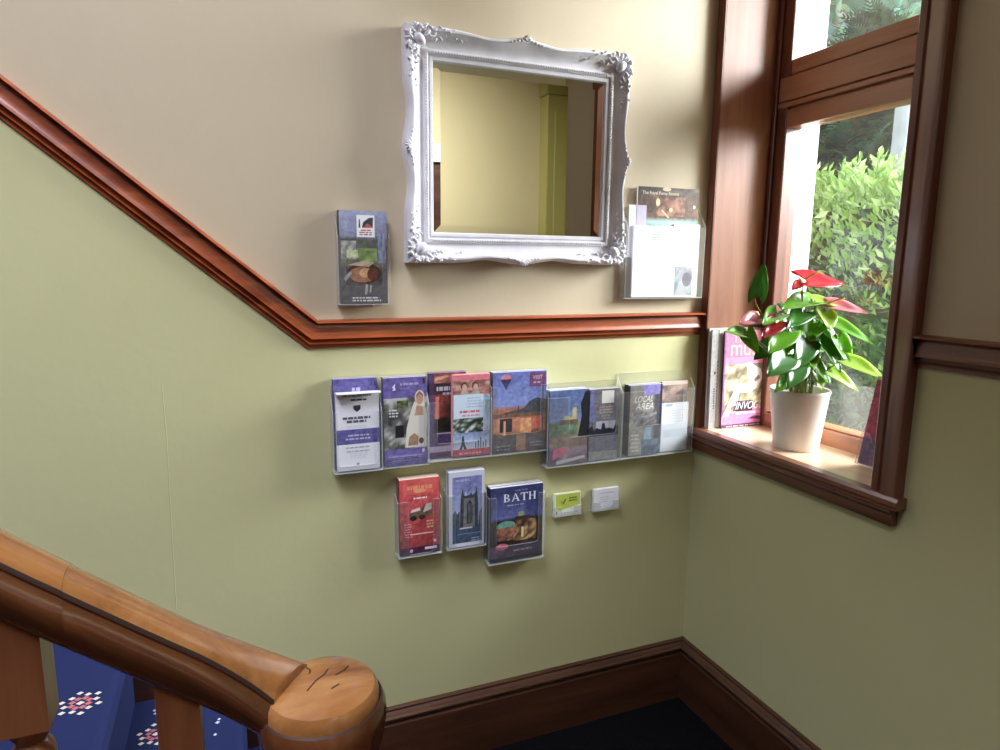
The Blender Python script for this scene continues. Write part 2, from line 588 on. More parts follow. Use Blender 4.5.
tag(w.build('floor', ['floor']), 'dark navy carpeted landing floor', 'floor', kind='structure')
# pier and door of the hallway reflected in the mirror
w = MB()
w.box(0.845, 1.08, -3.0, -2.87, 0, 2.56, 0)
w.box(0.83, 1.095, -3.0, -2.855, 2.56, 2.66, 0)
w.box(0.90, 1.025, -2.875, -2.862, 0.25, 2.45, 0)
tag(w.build('trim_3', ['ochre'], bevel=0.012), 'yellow painted pier with a cap against the far wall', 'pier', kind='structure')
d = thing('door_1', (-0.4, -3.0, 0), 'door with a darkened leaf in a white frame on the far wall, its edge seen in the mirror', 'door', kind='structure')
w = MB(); w.box(-0.86, -0.10, -3.0, -2.96, 0.0, 2.05); w.box(-0.74, -0.54, -2.965, -2.95, 0.25, 0.9); w.box(-0.42, -0.22, -2.965, -2.95, 0.25, 0.9)
w.box(-0.74, -0.54, -2.965, -2.95, 1.05, 1.9); w.box(-0.42, -0.22, -2.965, -2.95, 1.05, 1.9)
w.build('door_leaf', 'skirt', d, bevel=0.004)  # leaf given dark wood to weaken bounced light
w = MB(); w.box(-0.10, 0.02, -3.0, -2.93, 0.0, 2.17); w.box(-0.98, -0.86, -3.0, -2.93, 0, 2.17); w.box(-0.98, 0.02, -3.0, -2.93, 2.05, 2.17)
w.build('door_frame', 'white_door', d, bevel=0.006)
w = MB(); w.tube([(-0.80, -2.95, 1.0), (-0.80, -2.90, 1.0)], 0.012, 10); w.blob((-0.80, -2.885, 1.0), 0.028, 0.022, 0.028)
w.build('door_handle', 'brass', d, smooth=40)


def planar_frames(path, nrm):
    """mitred frames for a path in a plane; nrm: plane normal. A = in-plane side direction, B = nrm"""
    path = [Vector(p) for p in path]
    B = Vector(nrm)
    fr = []
    for i, p in enumerate(path):
        t0 = (p - path[i - 1]).normalized() if i else None
        t1 = (path[i + 1] - p).normalized() if i + 1 < len(path) else None
        if t0 is None:
            t0 = t1
        if t1 is None:
            t1 = t0
        n0, n1 = B.cross(t0), B.cross(t1)
        m = (n0 + n1).normalized()
        m = m / max(0.2, m.dot(n1))
        fr.append((p, m, B))
    return fr


def arc(cx, cy, r, a0, a1, n=6):
    return [(cx + r * math.cos(math.radians(a0 + (a1 - a0) * k / n)), cy + r * math.sin(math.radians(a0 + (a1 - a0) * k / n))) for k in range(n + 1)]


# dado rail profile: (height, projection)
RP = ([(0.034, 0.0), (0.034, 0.010)] + arc(0.0215, 0.018, 0.0115, 60, -70, 6) + [(0.008, 0.013), (0.0, 0.0125), (-0.006, 0.0155)]
      + arc(-0.0125, 0.0135, 0.0055, 70, -70, 4) + [(-0.0195, 0.007)] + arc(-0.0255, 0.0085, 0.0045, 60, -80, 4) + [(-0.0335, 0.005), (-0.034, 0.0)])
w = MB()
w.sweep(RP, planar_frames([(XL + 0.01, 0, KZ + SL * (KX - XL - 0.01)), (KX, 0, KZ), (-0.004, 0, KZ)], (0, -1, 0)), 0)
tag(w.build('trim_1', 'rail', smooth=35), 'varnished mahogany dado rail kinking up the stairs on the back wall', 'dado rail', kind='structure')
w = MB()
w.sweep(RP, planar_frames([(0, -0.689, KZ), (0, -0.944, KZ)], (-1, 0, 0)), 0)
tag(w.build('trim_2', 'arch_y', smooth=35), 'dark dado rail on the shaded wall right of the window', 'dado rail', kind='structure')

# skirting
SP = ([(0.0, 0.0), (0.0, 0.024), (0.150, 0.022), (0.153, 0.016), (0.158, 0.016)] + arc(0.169, 0.017, 0.010, -100, 70, 6)
      + [(0.181, 0.012), (0.184, 0.008), (0.190, 0.0095), (0.195, 0.006), (0.195, 0.0)])
w = MB()
w.sweep(SP, planar_frames([(-1.075, 0, 0), (0.0, 0, 0)], (0, -1, 0)), 0)
tag(w.build('baseboard_back', 'skirt', smooth=35), 'dark wooden skirting along the back wall of the landing', 'skirting board', kind='structure')
w = MB()
w.sweep(SP, planar_frames([(0, 0.0, 0), (0, -0.944, 0)], (-1, 0, 0)), 0)
tag(w.build('baseboard_right', 'skirt_y', smooth=35), 'dark wooden skirting along the wall under the window', 'skirting board', kind='structure')

# ------------------------------------------------------------------ window
W = thing('window_1', (0.1, -0.32, 0.87), 'wooden casement window with a deep reveal, overlooking the hedge', 'window', kind='structure')
FX0, FX1 = 0.19, 0.25
w = MB()      # jamb lining
w.box(0, FX0 + 0.05, OY0, OY0 + 0.02, 0.89, OZ1)
w.box(0, FX0 + 0.05, OY1 - 0.02, OY1, 0.89, OZ1)
w.build('jamb_lining', 'pine', W, bevel=0.0015)
w = MB()
w.box(0, FX0 + 0.05, OY1 - 0.02, OY0 + 0.02, OZ1, OZ1 + 0.02)
w.build('head_lining', 'pine_y', W)
w = MB()      # stiles
w.box(FX0, FX1, -0.082, OY0, 0.89, OZ1)
w.box(FX0, FX1, OY1, OY1 + 0.052, 0.89, OZ1)
w.box(FX0 - 0.008, FX0, -0.048, OY0, 0.892, OZ1)
w.build('window_frame', 'arch', W, bevel=0.004)
YA, YB = -0.082, OY1 + 0.052
w = MB()
w.box(FX0, FX1, YB, YA, 0.89, 0.938)
w.box(FX0 + 0.012, FX1, YB, YA, 0.938, 0.944)
w.build('bottom_rail', 'pine_y', W, bevel=0.004)
w = MB()
w.box(FX0, FX1, YB, YA, 1.768, 1.818)
w.box(FX0 - 0.004, FX1, YB - 0.04, YA + 0.035, 1.824, 1.838)
w.box(FX0 - 0.001, FX1, YB - 0.04, YA + 0.035, 1.842, 1.908)
w.box(FX0 + 0.004, FX1 + 0.0, YB, YA, 1.912, 1.952)
w.box(FX0 + 0.012, FX1 - 0.002, YB, YA, 1.815, 1.915)
w.build('transom', 'pine_y', W, bevel=0.003)
w = MB()
w.box(FX0, FX1, YB, YA, OZ1 - 0.05, OZ1)
w.build('head_rail', 'pine_y', W, bevel=0.004)
for z0, z1 in ((0.942, 1.770), (1.950, OZ1 - 0.048)):
    w = MB()
    w.box(0.222, 0.226, YB - 0.004, YA + 0.004, z0, z1)
    g = w.build('window_pane', 'glass', W)
w = MB()      # sill board with horns, dark rounded nosing in front, pale top behind
SN = [(-0.030, 0.8745), (-0.034, 0.880), (-0.034, 0.890), (-0.029, 0.897), (-0.002, 0.897), (-0.002, 0.8725), (-0.034, 0.8725)]
w.prism(SN, 'y', -0.698, -0.004, 0)
w.build('sill_nosing', 'arch_y', W, smooth=30)
w = MB()
w.box(-0.002, FX0 + 0.03, OY1, OY0, 0.873, 0.8965)
w.build('window_sill', 'sill', W)
w = MB()
AP = [(-0.028, 0.872), (-0.028, 0.862), (-0.020, 0.855), (-0.020, 0.838), (-0.015, 0.829), (0, 0.829), (0, 0.872)]
w.prism(AP, 'y', -0.680, -0.004, 0)
w.build('sill_apron', 'arch_y', W, smooth=30)
# architraves (distance from the opening, projection)
AR = [(0, 0), (0, 0.013), (0.003, 0.016), (0.018, 0.017), (0.022, 0.014), (0.026, 0.0165), (0.032, 0.019), (0.050, 0.022), (0.058, 0.026), (0.066, 0.026), (0.069, 0.022), (0.069, 0.0)]
w = MB()
w.prism([(-p, OY1 - d) for d, p in AR], 'z', 0.897, OZ1 + 0.06, 0)
w.build('architrave', 'arch', W, smooth=30)
w = MB()
w.prism([(-0.006, -0.004), (-0.006, -0.027), (-0.003, -0.030), (0, -0.030), (0, -0.004)], 'z', 0.897, OZ1 + 0.06, 0)
w.build('architrave', 'arch', W, smooth=30)
w = MB()
w.prism([(-p, OZ1 + d) for d, p in AR], 'y', OY1 - 0.069, -0.004, 0)
w.build('architrave', 'arch_y', W, smooth=30)
# outside stone sub-sill
w = MB()
w.prism([(FX1, 0.852), (FX1, 0.90), (0.41, 0.872), (0.41, 0.852)], 'y', OY1 + 0.01, OY0 - 0.002, 0)
w.build('outer_sill', 'render_white', W)

# ------------------------------------------------------------------ stairs
NX0, GO, RI, NST = -1.118, 0.22, 0.185, 9
SY0, SY1 = -0.90, -0.002
st = thing('staircase', (-2.0, -0.45, 0), 'wooden staircase rising to the left along the back wall', 'staircase')
for i in range(NST):
    x = NX0 - GO * i
    z = RI * (i + 1)
    w = MB()
    w.box(x - GO - 0.02, x + 0.012, SY0 - 0.012, SY1 - 0.022, z - 0.028, z)
    w.build('tread', 'tread', st, bevel=0.008, bseg=3)
    w = MB()
    w.box(x - 0.012, x, SY0, SY1 - 0.022, z - RI, z - 0.028)
    w.build('riser', 'tread', st)
w = MB()
xe = NX0 - GO * NST
b0 = RI + 0.055
w.prism([(-1.076, 0.0), (-1.076, 0.195), (-1.12, 0.195 + 0.05), (xe, b0 + RI / GO * (NX0 - xe)), (xe, RI / GO * (NX0 - xe) - 0.3), (-1.4, 0.0)], 'y', -0.024, -0.0, 0)
w.build('wall_string', 'skirt', st, bevel=0.003)
w = MB()
w.prism([(NX0 - 0.0, 0.0), (NX0, RI - 0.03), (xe, RI / GO * (NX0 - xe) + RI - 0.03), (xe, RI / GO * (NX0 - xe) - 0.2), (NX0 - 0.25, 0)], 'y', SY0 - 0.03, SY0 + 0.02, 0)
w.build('outer_string', 'skirt', st, bevel=0.004)

# carpet runner with woven flower motifs
cp = MB()
NAVY = lin((42, 50, 92))
path = []
for i in range(NST):
    x = NX0 - GO * i
    z = RI * (i + 1)
    path.append((x + 0.004, z - RI + 0.004))
    path.append((x + 0.004, z - 0.034))
    for a in (-60, -20, 20, 55, 90):
        path.append((x + 0.012 - 0.012 + 0.0215 * math.cos(math.radians(a)) - 0.002, z - 0.0135 + 0.0215 * math.sin(math.radians(a))))
    path.append((x - 0.05, z + 0.008))
    path.append((x - GO + 0.004, z + 0.008))
CY0, CY1 = -0.845, -0.028
for (xa, za), (xb, zb) in zip(path, path[1:]):
    b = cp.add([(xa, CY0, za), (xa, CY1, za), (xb, CY1, zb), (xb, CY0, zb)])
    cp.face([b, b + 1, b + 2, b + 3], 0, NAVY)
for (xa, za), (xb, zb) in zip(path, path[1:]):      # bound edges
    for y in (CY0, CY1):
        b = cp.add([(xa, y, za), (xb, y, zb), (xb - 0.001, y, zb - 0.006), (xa - 0.001, y, za - 0.006)])
        cp.face([b, b + 1, b + 2, b + 3], 0, NAVY)
CREAM, PINK, PALE = lin((232, 222, 206)), lin((206, 120, 128)), lin((200, 210, 232))


def motif(cx, cy, z, r, ang):
    """a woven posy: small diamonds round a centre, lying on the tread"""
    def dia(px, py, s, col):
        b = cp.add([(px - s, py, z), (px, py - s * .8, z), (px + s, py, z), (px, py + s * .8, z)])
        cp.face([b, b + 1, b + 2, b + 3], 0, col)
    for k in range(8):
        a = ang + k * 2 * math.pi / 8
        dia(cx + r * .5 * math.cos(a), cy + r * .5 * math.sin(a), r * .24, PINK)
    for k in range(12):
        a = ang + 0.3 + k * 2 * math.pi / 12
        rr = r * (0.86 if k % 2 else 1.12)
        dia(cx + rr * math.cos(a), cy + rr * math.sin(a), r * .22, CREAM)
    dia(cx, cy, r * .26, CREAM)


mr = random.Random(3)
for i in range(NST):
    x = NX0 - GO * i
    z = RI * (i + 1) + 0.0088
    if i in (1, 2):
        motif(*[(-1.500, -0.160), (-1.602, -0.288)][i - 1], z, 0.030, 0.4)
    for k in range(4):
        yy = -0.76 + 0.215 * k + (0.1 if i % 2 else 0.0) - 0.02
        if yy < -0.06:
            if i not in (1, 2) or k == 0:
                motif(x - 0.115, yy, z, 0.028, mr.random() * 6)
    for k in range(15):
        px, py = x - 0.03 - mr.random() * 0.16, -0.80 + mr.random() * 0.74
        s = 0.0035 + mr.random() * 0.002
        b = cp.add([(px - s, py, z), (px, py - s, z), (px + s, py, z), (px, py + s, z)])
        cp.face([b, b + 1, b + 2, b + 3], 0, PALE)
tag(cp.build('stair_carpet', 'carpet', base=(-1.2, -0.44, 0), recalc=False, smooth=50),
    'blue stair carpet with small woven flower posies', 'carpet')

# balustrade
BY = -0.875
bl = thing('balustrade', (-1.23, BY, 0), 'polished handrail with turned balusters ending in a round newel cap', 'balustrade')
HP = smooth_path([(-3.20, 0, 2.515), (-2.40, 0, 1.843), (-1.80, 0, 1.338), (-1.531, 0, 1.113), (-1.472, 0, 1.065), (-1.384, 0, 0.995), (-1.316, 0, 0.943),
                  (-1.289, 0, 0.9220), (-1.263, 0, 0.9005)], 6)
HS = []
for u, v in [(0.0, 0.006), (0.012, 0.005), (0.022, 0.001), (0.0285, -0.005), (0.0300, -0.0105), (0.0285, -0.0140), (0.0315, -0.0175),
             (0.0365, -0.026), (0.0375, -0.035), (0.0355, -0.046), (0.0305, -0.058), (0.0275, -0.066), (0.024, -0.070)]:
    HS.append((u, v))
HS = HS + [(-u, v) for u, v in reversed(HS[1:])]


def toned(w):
    """the top is pale from hand wear, shade is painted into the sides, dirt and shade into the groove"""
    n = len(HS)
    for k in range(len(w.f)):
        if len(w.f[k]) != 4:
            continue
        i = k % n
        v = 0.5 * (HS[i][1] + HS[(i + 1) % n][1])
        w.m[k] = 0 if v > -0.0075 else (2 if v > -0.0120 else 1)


# two lengths of timber joined by a visible butt joint
cut = min(range(len(HP)), key=lambda i: abs(HP[i].x + 1.466))
w = MB()
w.sweep(HS, [((p.x, BY, p.z), (0, 1, 0), (0, 0, 1)) for p in HP[:cut + 1]], 0)
toned(w)
h1 = w.build('handrail', ['oak', 'oak_shade', 'groove'], bl, smooth=42)
w = MB()
w.sweep(HS, [((p.x, BY, p.z - 0.001), (0.72 * max(0.0, min(1.0, (p.x + 1.36) / 0.097)) ** 1.5, 0.985, 0), (0, 0, 0.99)) for p in HP[cut:]], 0)
toned(w)
h2 = w.build('handrail', ['oak_end', 'oak_shade', 'groove'], bl, smooth=42)
# newel: round cap over a turned neck and a square post
NXC, NYC = -1.2300, -0.8885
CAPZ = 0.0115
np_ = MB()
np_.lathe([(0.050, 0.0), (0.050, 0.02), (0.046, 0.03), (0.046, 0.30), (0.052, 0.32), (0.052, 0.34), (0.038, 0.36), (0.034, 0.40), (0.040, 0.50), (0.046, 0.58),
           (0.044, 0.64), (0.036, 0.69), (0.035, 0.70), (0.046, 0.715), (0.048, 0.725), (0.040, 0.738), (0.040, 0.760)], (NXC, NYC, 0), 40, 0)
nw = np_.build('newel_post', 'oak_end', bl, smooth=35)
w = MB()
w.lathe([(0.040, 0.742), (0.044, 0.752), (0.056, 0.772), (0.066, 0.800), (0.0715, 0.822), (0.0735, 0.840), (0.0725, 0.853), (0.0695, 0.8605), (0.0672, 0.8620),
         (0.0660, 0.8600), (0.0655, 0.8640), (0.0640, 0.8720), (0.0600, 0.8775), (0.050, 0.8805), (0.034, 0.8825), (0.016, 0.8835), (0.004, 0.884)], (NXC, NYC, CAPZ), 64, 0)
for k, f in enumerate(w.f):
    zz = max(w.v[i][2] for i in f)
    w.m[k] = 1 if zz < 0.8606 + CAPZ else (2 if zz < 0.8625 + CAPZ else 0)  # bulge below takes the wood with painted shade, ring the groove colour
for pts in ([(-0.014, 0.036), (-0.010, 0.028), (-0.012, 0.020)], [(-0.018, -0.012), (-0.006, 0.004), (0.004, 0.012), (0.010, 0.022)], [(0.016, 0.006), (0.028, 0.014), (0.034, 0.022)], [(0.008, -0.018), (0.018, -0.012)]):
    for k in range(len(pts) - 1):      # drying cracks across the top of the cap
        (ax0, ay0), (bx0, by0) = pts[k], pts[k + 1]
        d0 = Vector((bx0 - ax0, by0 - ay0, 0)).normalized()
        nx, ny = -d0.y * 0.0007, d0.x * 0.0007
        hz = lambda x, y: CAPZ + 0.8846 - 0.00155 * ((x * x + y * y) ** 0.5 / 0.0346) ** 2
        b = w.add([(NXC + x, NYC + y, hz(x, y)) for x, y in ((ax0 - nx, ay0 - ny), (ax0 + nx, ay0 + ny), (bx0 + nx, by0 + ny), (bx0 - nx, by0 - ny))])
        w.face([b, b + 1, b + 2, b + 3], 2)
capo = w.build('newel_cap', ['oak_end', 'oak_shade', 'groove'], nw, smooth=35)


def baluster(bx, zb, zt):
    m = MB()
    h = 0.021
    # upper square block, sheared at the top to meet the rail, then the turned shaft and the foot block
    zt2 = zt - 0.125
    m.prism([(bx - h, zt + SL * h), (bx + h, zt - SL * h), (bx + h, zt2), (bx - h, zt2)], 'y', BY - h, BY + h, 0)
    hb = 0.16
    z0 = zb + hb
    L = zt2 - z0
    prof = [(0.020, 0.0), (0.021, 0.01), (0.014, 0.022), (0.0195, 0.035), (0.0195, 0.045), (0.012, 0.06)]
    prof += [(0.013 + 0.007 * math.sin(math.pi * k / 8), 0.06 + (L - 0.12) * k / 8) for k in range(1, 8)]
    prof += [(0.012, L - 0.060), (0.0185, L - 0.050), (0.0205, L - 0.038), (0.0185, L - 0.025), (0.013, L - 0.018), (0.020, L - 0.006), (0.0208, L)]
    m.lathe(prof, (bx, BY, z0), 20, 0)
    m.box(bx - h, bx + h, BY - h, BY + h, zb, z0, 0)
    return m


def rail_z(x):
    for a, b in zip(HP, HP[1:]):
        if a.x <= x <= b.x:
            return a.z + (b.z - a.z) * (x - a.x) / (b.x - a.x)
    return HP[-1].z


for k in range(11):
    bx = -1.3805 - 0.1365 * k
    step = int((NX0 + 0.012 - bx) / GO) + 1
    zb = RI * step
    baluster(bx, zb, rail_z(bx) - 0.066).build('baluster', 'baluster', bl, smooth=35)

# ------------------------------------------------------------------ the white baroque mirror
mx = thing('wall_mirror', (-0.603, 0.0, 1.379), 'large mirror in an ornate white carved frame above the dado rail', 'mirror')
mo = [(-0.904, 1.379), (-0.307, 1.379), (-0.307, 1.916), (-0.904, 1.916)]      # outer corners, anticlockwise from bottom left
mi_ = [(-0.836, 1.4525), (-0.374, 1.4525), (-0.374, 1.842), (-0.836, 1.842)]   # sight edge
MP = [(0.0, 0.0), (-0.01, 0.030), (0.0, 0.038), (0.05, 0.046), (0.11, 0.0505), (0.17, 0.0505), (0.23, 0.047), (0.34, 0.0385), (0.46, 0.0325), (0.58, 0.0295),
      (0.645, 0.0295), (0.66, 0.0335), (0.70, 0.0345), (0.77, 0.0345), (0.80, 0.033), (0.815, 0.0275), (0.86, 0.0275), (0.875, 0.031), (0.96, 0.030), (1.0, 0.0245), (1.0, 0.0)]


def dip(t):
    g = lambda c, s: math.exp(-((t - c) / s) ** 2)
    return 0.0085 * (g(0.34, 0.085) + g(0.66, 0.085)) - 0.0035 * g(0.5, 0.05)


def mpt(side, t, s, h):
    a, b = mo[side], mo[(side + 1) % 4]
    c, d_ = mi_[side], mi_[(side + 1) % 4]
    ox, oz = a[0] + (b[0] - a[0]) * t, a[1] + (b[1] - a[1]) * t
    ix, iz = c[0] + (d_[0] - c[0]) * t, c[1] + (d_[1] - c[1]) * t
    inx, inz = [(0, 1), (-1, 0), (0, -1), (1, 0)][side]
    k = dip(t) * max(0.0, 1 - max(s, 0) / 0.45)
    return Vector((ox + (ix - ox) * s + inx * k, -h, oz + (iz - oz) * s + inz * k))


w = MB()
NSEG = 36
rows = []
for side in range(4):
    for k in range(NSEG):
        rows.append(w.add([mpt(side, k / NSEG, s, h) for s, h in MP]))
for r in range(len(rows)):
    r0, r1 = rows[r], rows[(r + 1) % len(rows)]
    for i in range(len(MP) - 1):
        w.face([r0 + i, r0 + i + 1, r1 + i + 1, r1 + i], 0)
for side in range(4):        # pearl moulding along the inside
    L = (Vector(mi_[(side + 1) % 4]) - Vector(mi_[side])).length
    n = int(L / 0.0066)
    for k in range(n + 1):
        w.blob(mpt(side, 0.035 + 0.93 * k / n, 0.735, 0.0345), 0.0028, 0.0028, 0.0028, 0, 6, 4, 0)
w.build('mirror_frame', 'frame', mx, smooth=32)
w = MB()
bev = 0.018
b = w.add([(x, -0.0235, z) for x, z in [(mi_[0][0] - .002, mi_[0][1] - .002), (mi_[1][0] + .002, mi_[1][1] - .002), (mi_[2][0] + .002, mi_[2][1] + .002), (mi_[3][0] - .002, mi_[3][1] + .002)]])
b2 = w.add([(x, -0.0242, z) for x, z in [(mi_[0][0] + bev, mi_[0][1] + bev), (mi_[1][0] - bev, mi_[1][1] + bev), (mi_[2][0] - bev, mi_[2][1] - bev), (mi_[3][0] + bev, mi_[3][1] - bev)]])
b3 = w.add([(x, -0.012, z) for x, z in [(mi_[0][0] - .002, mi_[0][1] - .002), (mi_[1][0] + .002, mi_[1][1] - .002), (mi_[2][0] + .002, mi_[2][1] + .002), (mi_[3][0] - .002, mi_[3][1] + .002)]])
w.face([b2, b2 + 1, b2 + 2, b2 + 3], 0)
w.face([b3 + 3, b3 + 2, b3 + 1, b3], 0)
for i in range(4):
    j = (i + 1) % 4
    w.face([b + i, b + j, b2 + j, b2 + i], 0)
    w.face([b3 + i, b3 + j, b + j, b + i], 0)
w.build('mirror_glass', 'mirror', mx)
orn = random.Random(11)
for c in range(4):           # carved corners: a cabochon, shell leaves round it and trailing sprigs along both arms
    m = MB()
    sx, sz = [(1, 1), (-1, 1), (-1, -1), (1, -1)][c]
    cx, cz = mo[c][0] + sx * 0.031, mo[c][1] + sz * 0.034
    m.blob((cx, -0.046, cz), 0.0115, 0.012, 0.0165, math.atan2(sz, sx) + math.pi / 2, 14, 8)
    for k in range(9):
        a = math.atan2(-sz, -sx) + (k - 4) * 0.42
        r = 0.0245 + 0.004 * (k % 2)
        m.blob((cx + r * math.cos(a), -0.046, cz + r * math.sin(a)), 0.0105, 0.009, 0.0045, a, 8, 6)
    for arm in range(2):
        dx, dz = (sx, 0) if arm == 0 else (0, sz)
        px, pz = (0, sz) if arm == 0 else (sx, 0)     # inward direction of that arm
        for k in range(9):                            # scrolled leaves on the outer edge
            t = 0.022 + 0.0115 * k
            q = 0.006 + 0.004 * math.sin(k * 2.1) + 0.0005 * k
            sc = 1.0 - 0.07 * k
            a = math.atan2(dz, dx) + (0.7 if k % 2 else -0.5) * sx * sz * (1 if arm == 0 else -1)
            m.blob((mo[c][0] + dx * t + px * q, -0.0495, mo[c][1] + dz * t + pz * q), 0.0085 * sc, 0.0075 * sc, 0.0040 * sc, a, 8, 6)
        for k in range(8):                            # sprig lying in the hollow
            t = 0.058 + 0.0125 * k
            q = 0.026 + 0.006 * math.sin(k * 1.3) - 0.0010 * k
            sc = 1.0 - 0.075 * k
            a = math.atan2(dz, dx) + (0.8 if k % 2 else -0.8)
            m.blob((mo[c][0] + dx * t + px * q, -0.041, mo[c][1] + dz * t + pz * q), 0.0068 * sc, 0.0058 * sc, 0.0032 * sc, a, 8, 5)
        pts = []
        for k in range(14):                           # C-scroll
            a = k / 13 * 4.4
            r = 0.011 * (1 - k / 17)
            pts.append((mo[c][0] + dx * 0.058 + px * 0.018 + dx * r * math.cos(a) + px * r * math.sin(a), -0.0475,
                        mo[c][1] + dz * 0.058 + pz * 0.018 + dz * r * math.cos(a) + pz * r * math.sin(a)))
        m.tube(pts, [0.0028 - 0.0001 * k for k in range(14)], 6)
    m.build('corner_ornament', 'frame', mx, smooth=60)
for side in range(4):        # small shell in the middle of each side
    m = MB()
    p = mpt(side, 0.5, 0.13, 0.05)
    inx, inz = [(0, 1), (-1, 0), (0, -1), (1, 0)][side]
    ax_, az_ = inz, -inx
    for k in range(-2, 3):
        a = math.atan2(-inz, -inx) + k * 0.55
        m.blob((p.x + 0.007 * math.cos(a), p.y - 0.001, p.z + 0.007 * math.sin(a)), 0.008, 0.006, 0.0032, a, 8, 6)
    for sgn in (-1, 1):
        for k in range(4):
            m.blob((p.x + sgn * ax_ * (0.014 + 0.009 * k) + inx * 0.002 * k, p.y + 0.001, p.z + sgn * az_ * (0.014 + 0.009 * k) + inz * 0.002 * k),
                   0.007 - 0.001 * k, 0.005, 0.0035 - 0.0004 * k, math.atan2(az_, ax_) + sgn * (0.5 if k % 2 else -0.4), 8, 6)
    m.build('centre_ornament', 'frame', mx, smooth=60)

# ------------------------------------------------------------------ printed matter
_gl = {}


def glyphs(s):
    """outline polygons of a line of text, unit height, left edge at 0"""
    if s not in _gl:
        cu = bpy.data.curves.new('lettering', 'FONT')
        cu.body = s
        o = bpy.data.objects.new('lettering', cu)
        COL.objects.link(o)
        dg = bpy.context.evaluated_depsgraph_get()
        dg.update()
        me = o.evaluated_get(dg).to_mesh()
        P = [[(me.vertices[i].co.x, me.vertices[i].co.y) for i in p.vertices] for p in me.polygons]
        o.evaluated_get(dg).to_mesh_clear()
        bpy.data.objects.remove(o)
        bpy.data.curves.remove(cu)
        xs = [x for p in P for x, y in p]
        ys = [y for p in P for x, y in p]
        x0, x1, y1 = min(xs), max(xs), max(ys)
        y0 = min(0, min(ys))
        _gl[s] = ([[((x - x0) / (x1 - x0), (y - y0) / (y1 - y0)) for x, y in p] for p in P])
    return _gl[s]


def vnoise(x, y, seed=0):
    def h(i, j):
        n = math.sin(i * 127.1 + j * 311.7 + seed * 74.7) * 43758.5453
        return n - math.floor(n)
    i, j = math.floor(x), math.floor(y)
    fx, fy = x - i, y - j
    fx, fy = fx * fx * (3 - 2 * fx), fy * fy * (3 - 2 * fy)
    return (h(i, j) * (1 - fx) + h(i + 1, j) * fx) * (1 - fy) + (h(i, j + 1) * (1 - fx) + h(i + 1, j + 1) * fx) * fy


def mixc(a, b, t):
    t = max(0.0, min(1.0, t))
    return tuple(x + (y - x) * t for x, y in zip(a, b))


class Art:
    """printing on a sheet: u to the right, v upwards, both 0..1; later marks lie over earlier ones"""
    def __init__(s):
        s.q = []

    def poly(s, pts, c):
        s.q.append([(pts, lin(c))])
        return s

    def rect(s, u0, v0, u1, v1, c):
        return s.poly([(u0, v0), (u1, v0), (u1, v1), (u0, v1)], c)

    def ell(s, u, v, ru, rv, c, n=18):
        return s.poly([(u + ru * math.cos(2 * math.pi * k / n), v + rv * math.sin(2 * math.pi * k / n)) for k in range(n)], c)

    def grid(s, u0, v0, u1, v1, nx, ny, fn):
        L = []
        for i in range(nx):
            for j in range(ny):
                a, b_ = u0 + (u1 - u0) * i / nx, u0 + (u1 - u0) * (i + 1) / nx
                c, d_ = v0 + (v1 - v0) * j / ny, v0 + (v1 - v0) * (j + 1) / ny
                pts = [(a, c), (b_, c), (b_, d_), (a, d_)]
                L.append((pts, [lin(tuple(max(0, min(255, k)) for k in fn((p[0] - u0) / (u1 - u0), (p[1] - v0) / (v1 - v0)))) for p in pts]))
        s.q.append(L)
        return s

    def text(s, t, u0, v0, u1, v1, c, slant=0.0):
        L = []
        for p in glyphs(t):
            L.append(([(u0 + (u1 - u0) * x + slant * (y - 0.5), v0 + (v1 - v0) * y) for x, y in p], lin(c)))
        s.q.append(L)
        return s

    def lines(s, u0, u1, v0, v1, n, c, seed=1, fill=0.5):
        """rows of print too small to read"""
        r = random.Random(seed)
        L = []
        h = (v1 - v0) / n
        for k in range(n):
            v = v0 + h * k
            u = u0 + (r.random() * 0.12 * (u1 - u0))
            e = u1 - r.random() * 0.15 * (u1 - u0)
            while u < e:
                l = min(0.03 + r.random() * 0.10, e - u)
                L.append(([(u, v), (u + l, v), (u + l, v + h * fill), (u, v + h * fill)], lin(c)))
                u += l + 0.022
        s.q.append(L)
        return s


def two(c1, c2, seed, sc=6, c3=None):
    def f(u, v):
        n = vnoise(u * sc, v * sc, seed) * 0.65 + vnoise(u * sc * 2.7, v * sc * 2.7, seed + 5) * 0.35
        if c3 is not None and n > 0.58:
            return mixc(c2, c3, (n - 0.58) * 6)
        return mixc(c1, c2, (n - 0.28) * 2.4)
    return f


def vgrad(c0, c1, amp=0, seed=0, sc=8):
    def f(u, v):
        c = mixc(c0, c1, v)
        n = (vnoise(u * sc, v * sc, seed) - 0.5) * amp
        return tuple(x + n for x in c)
    return f


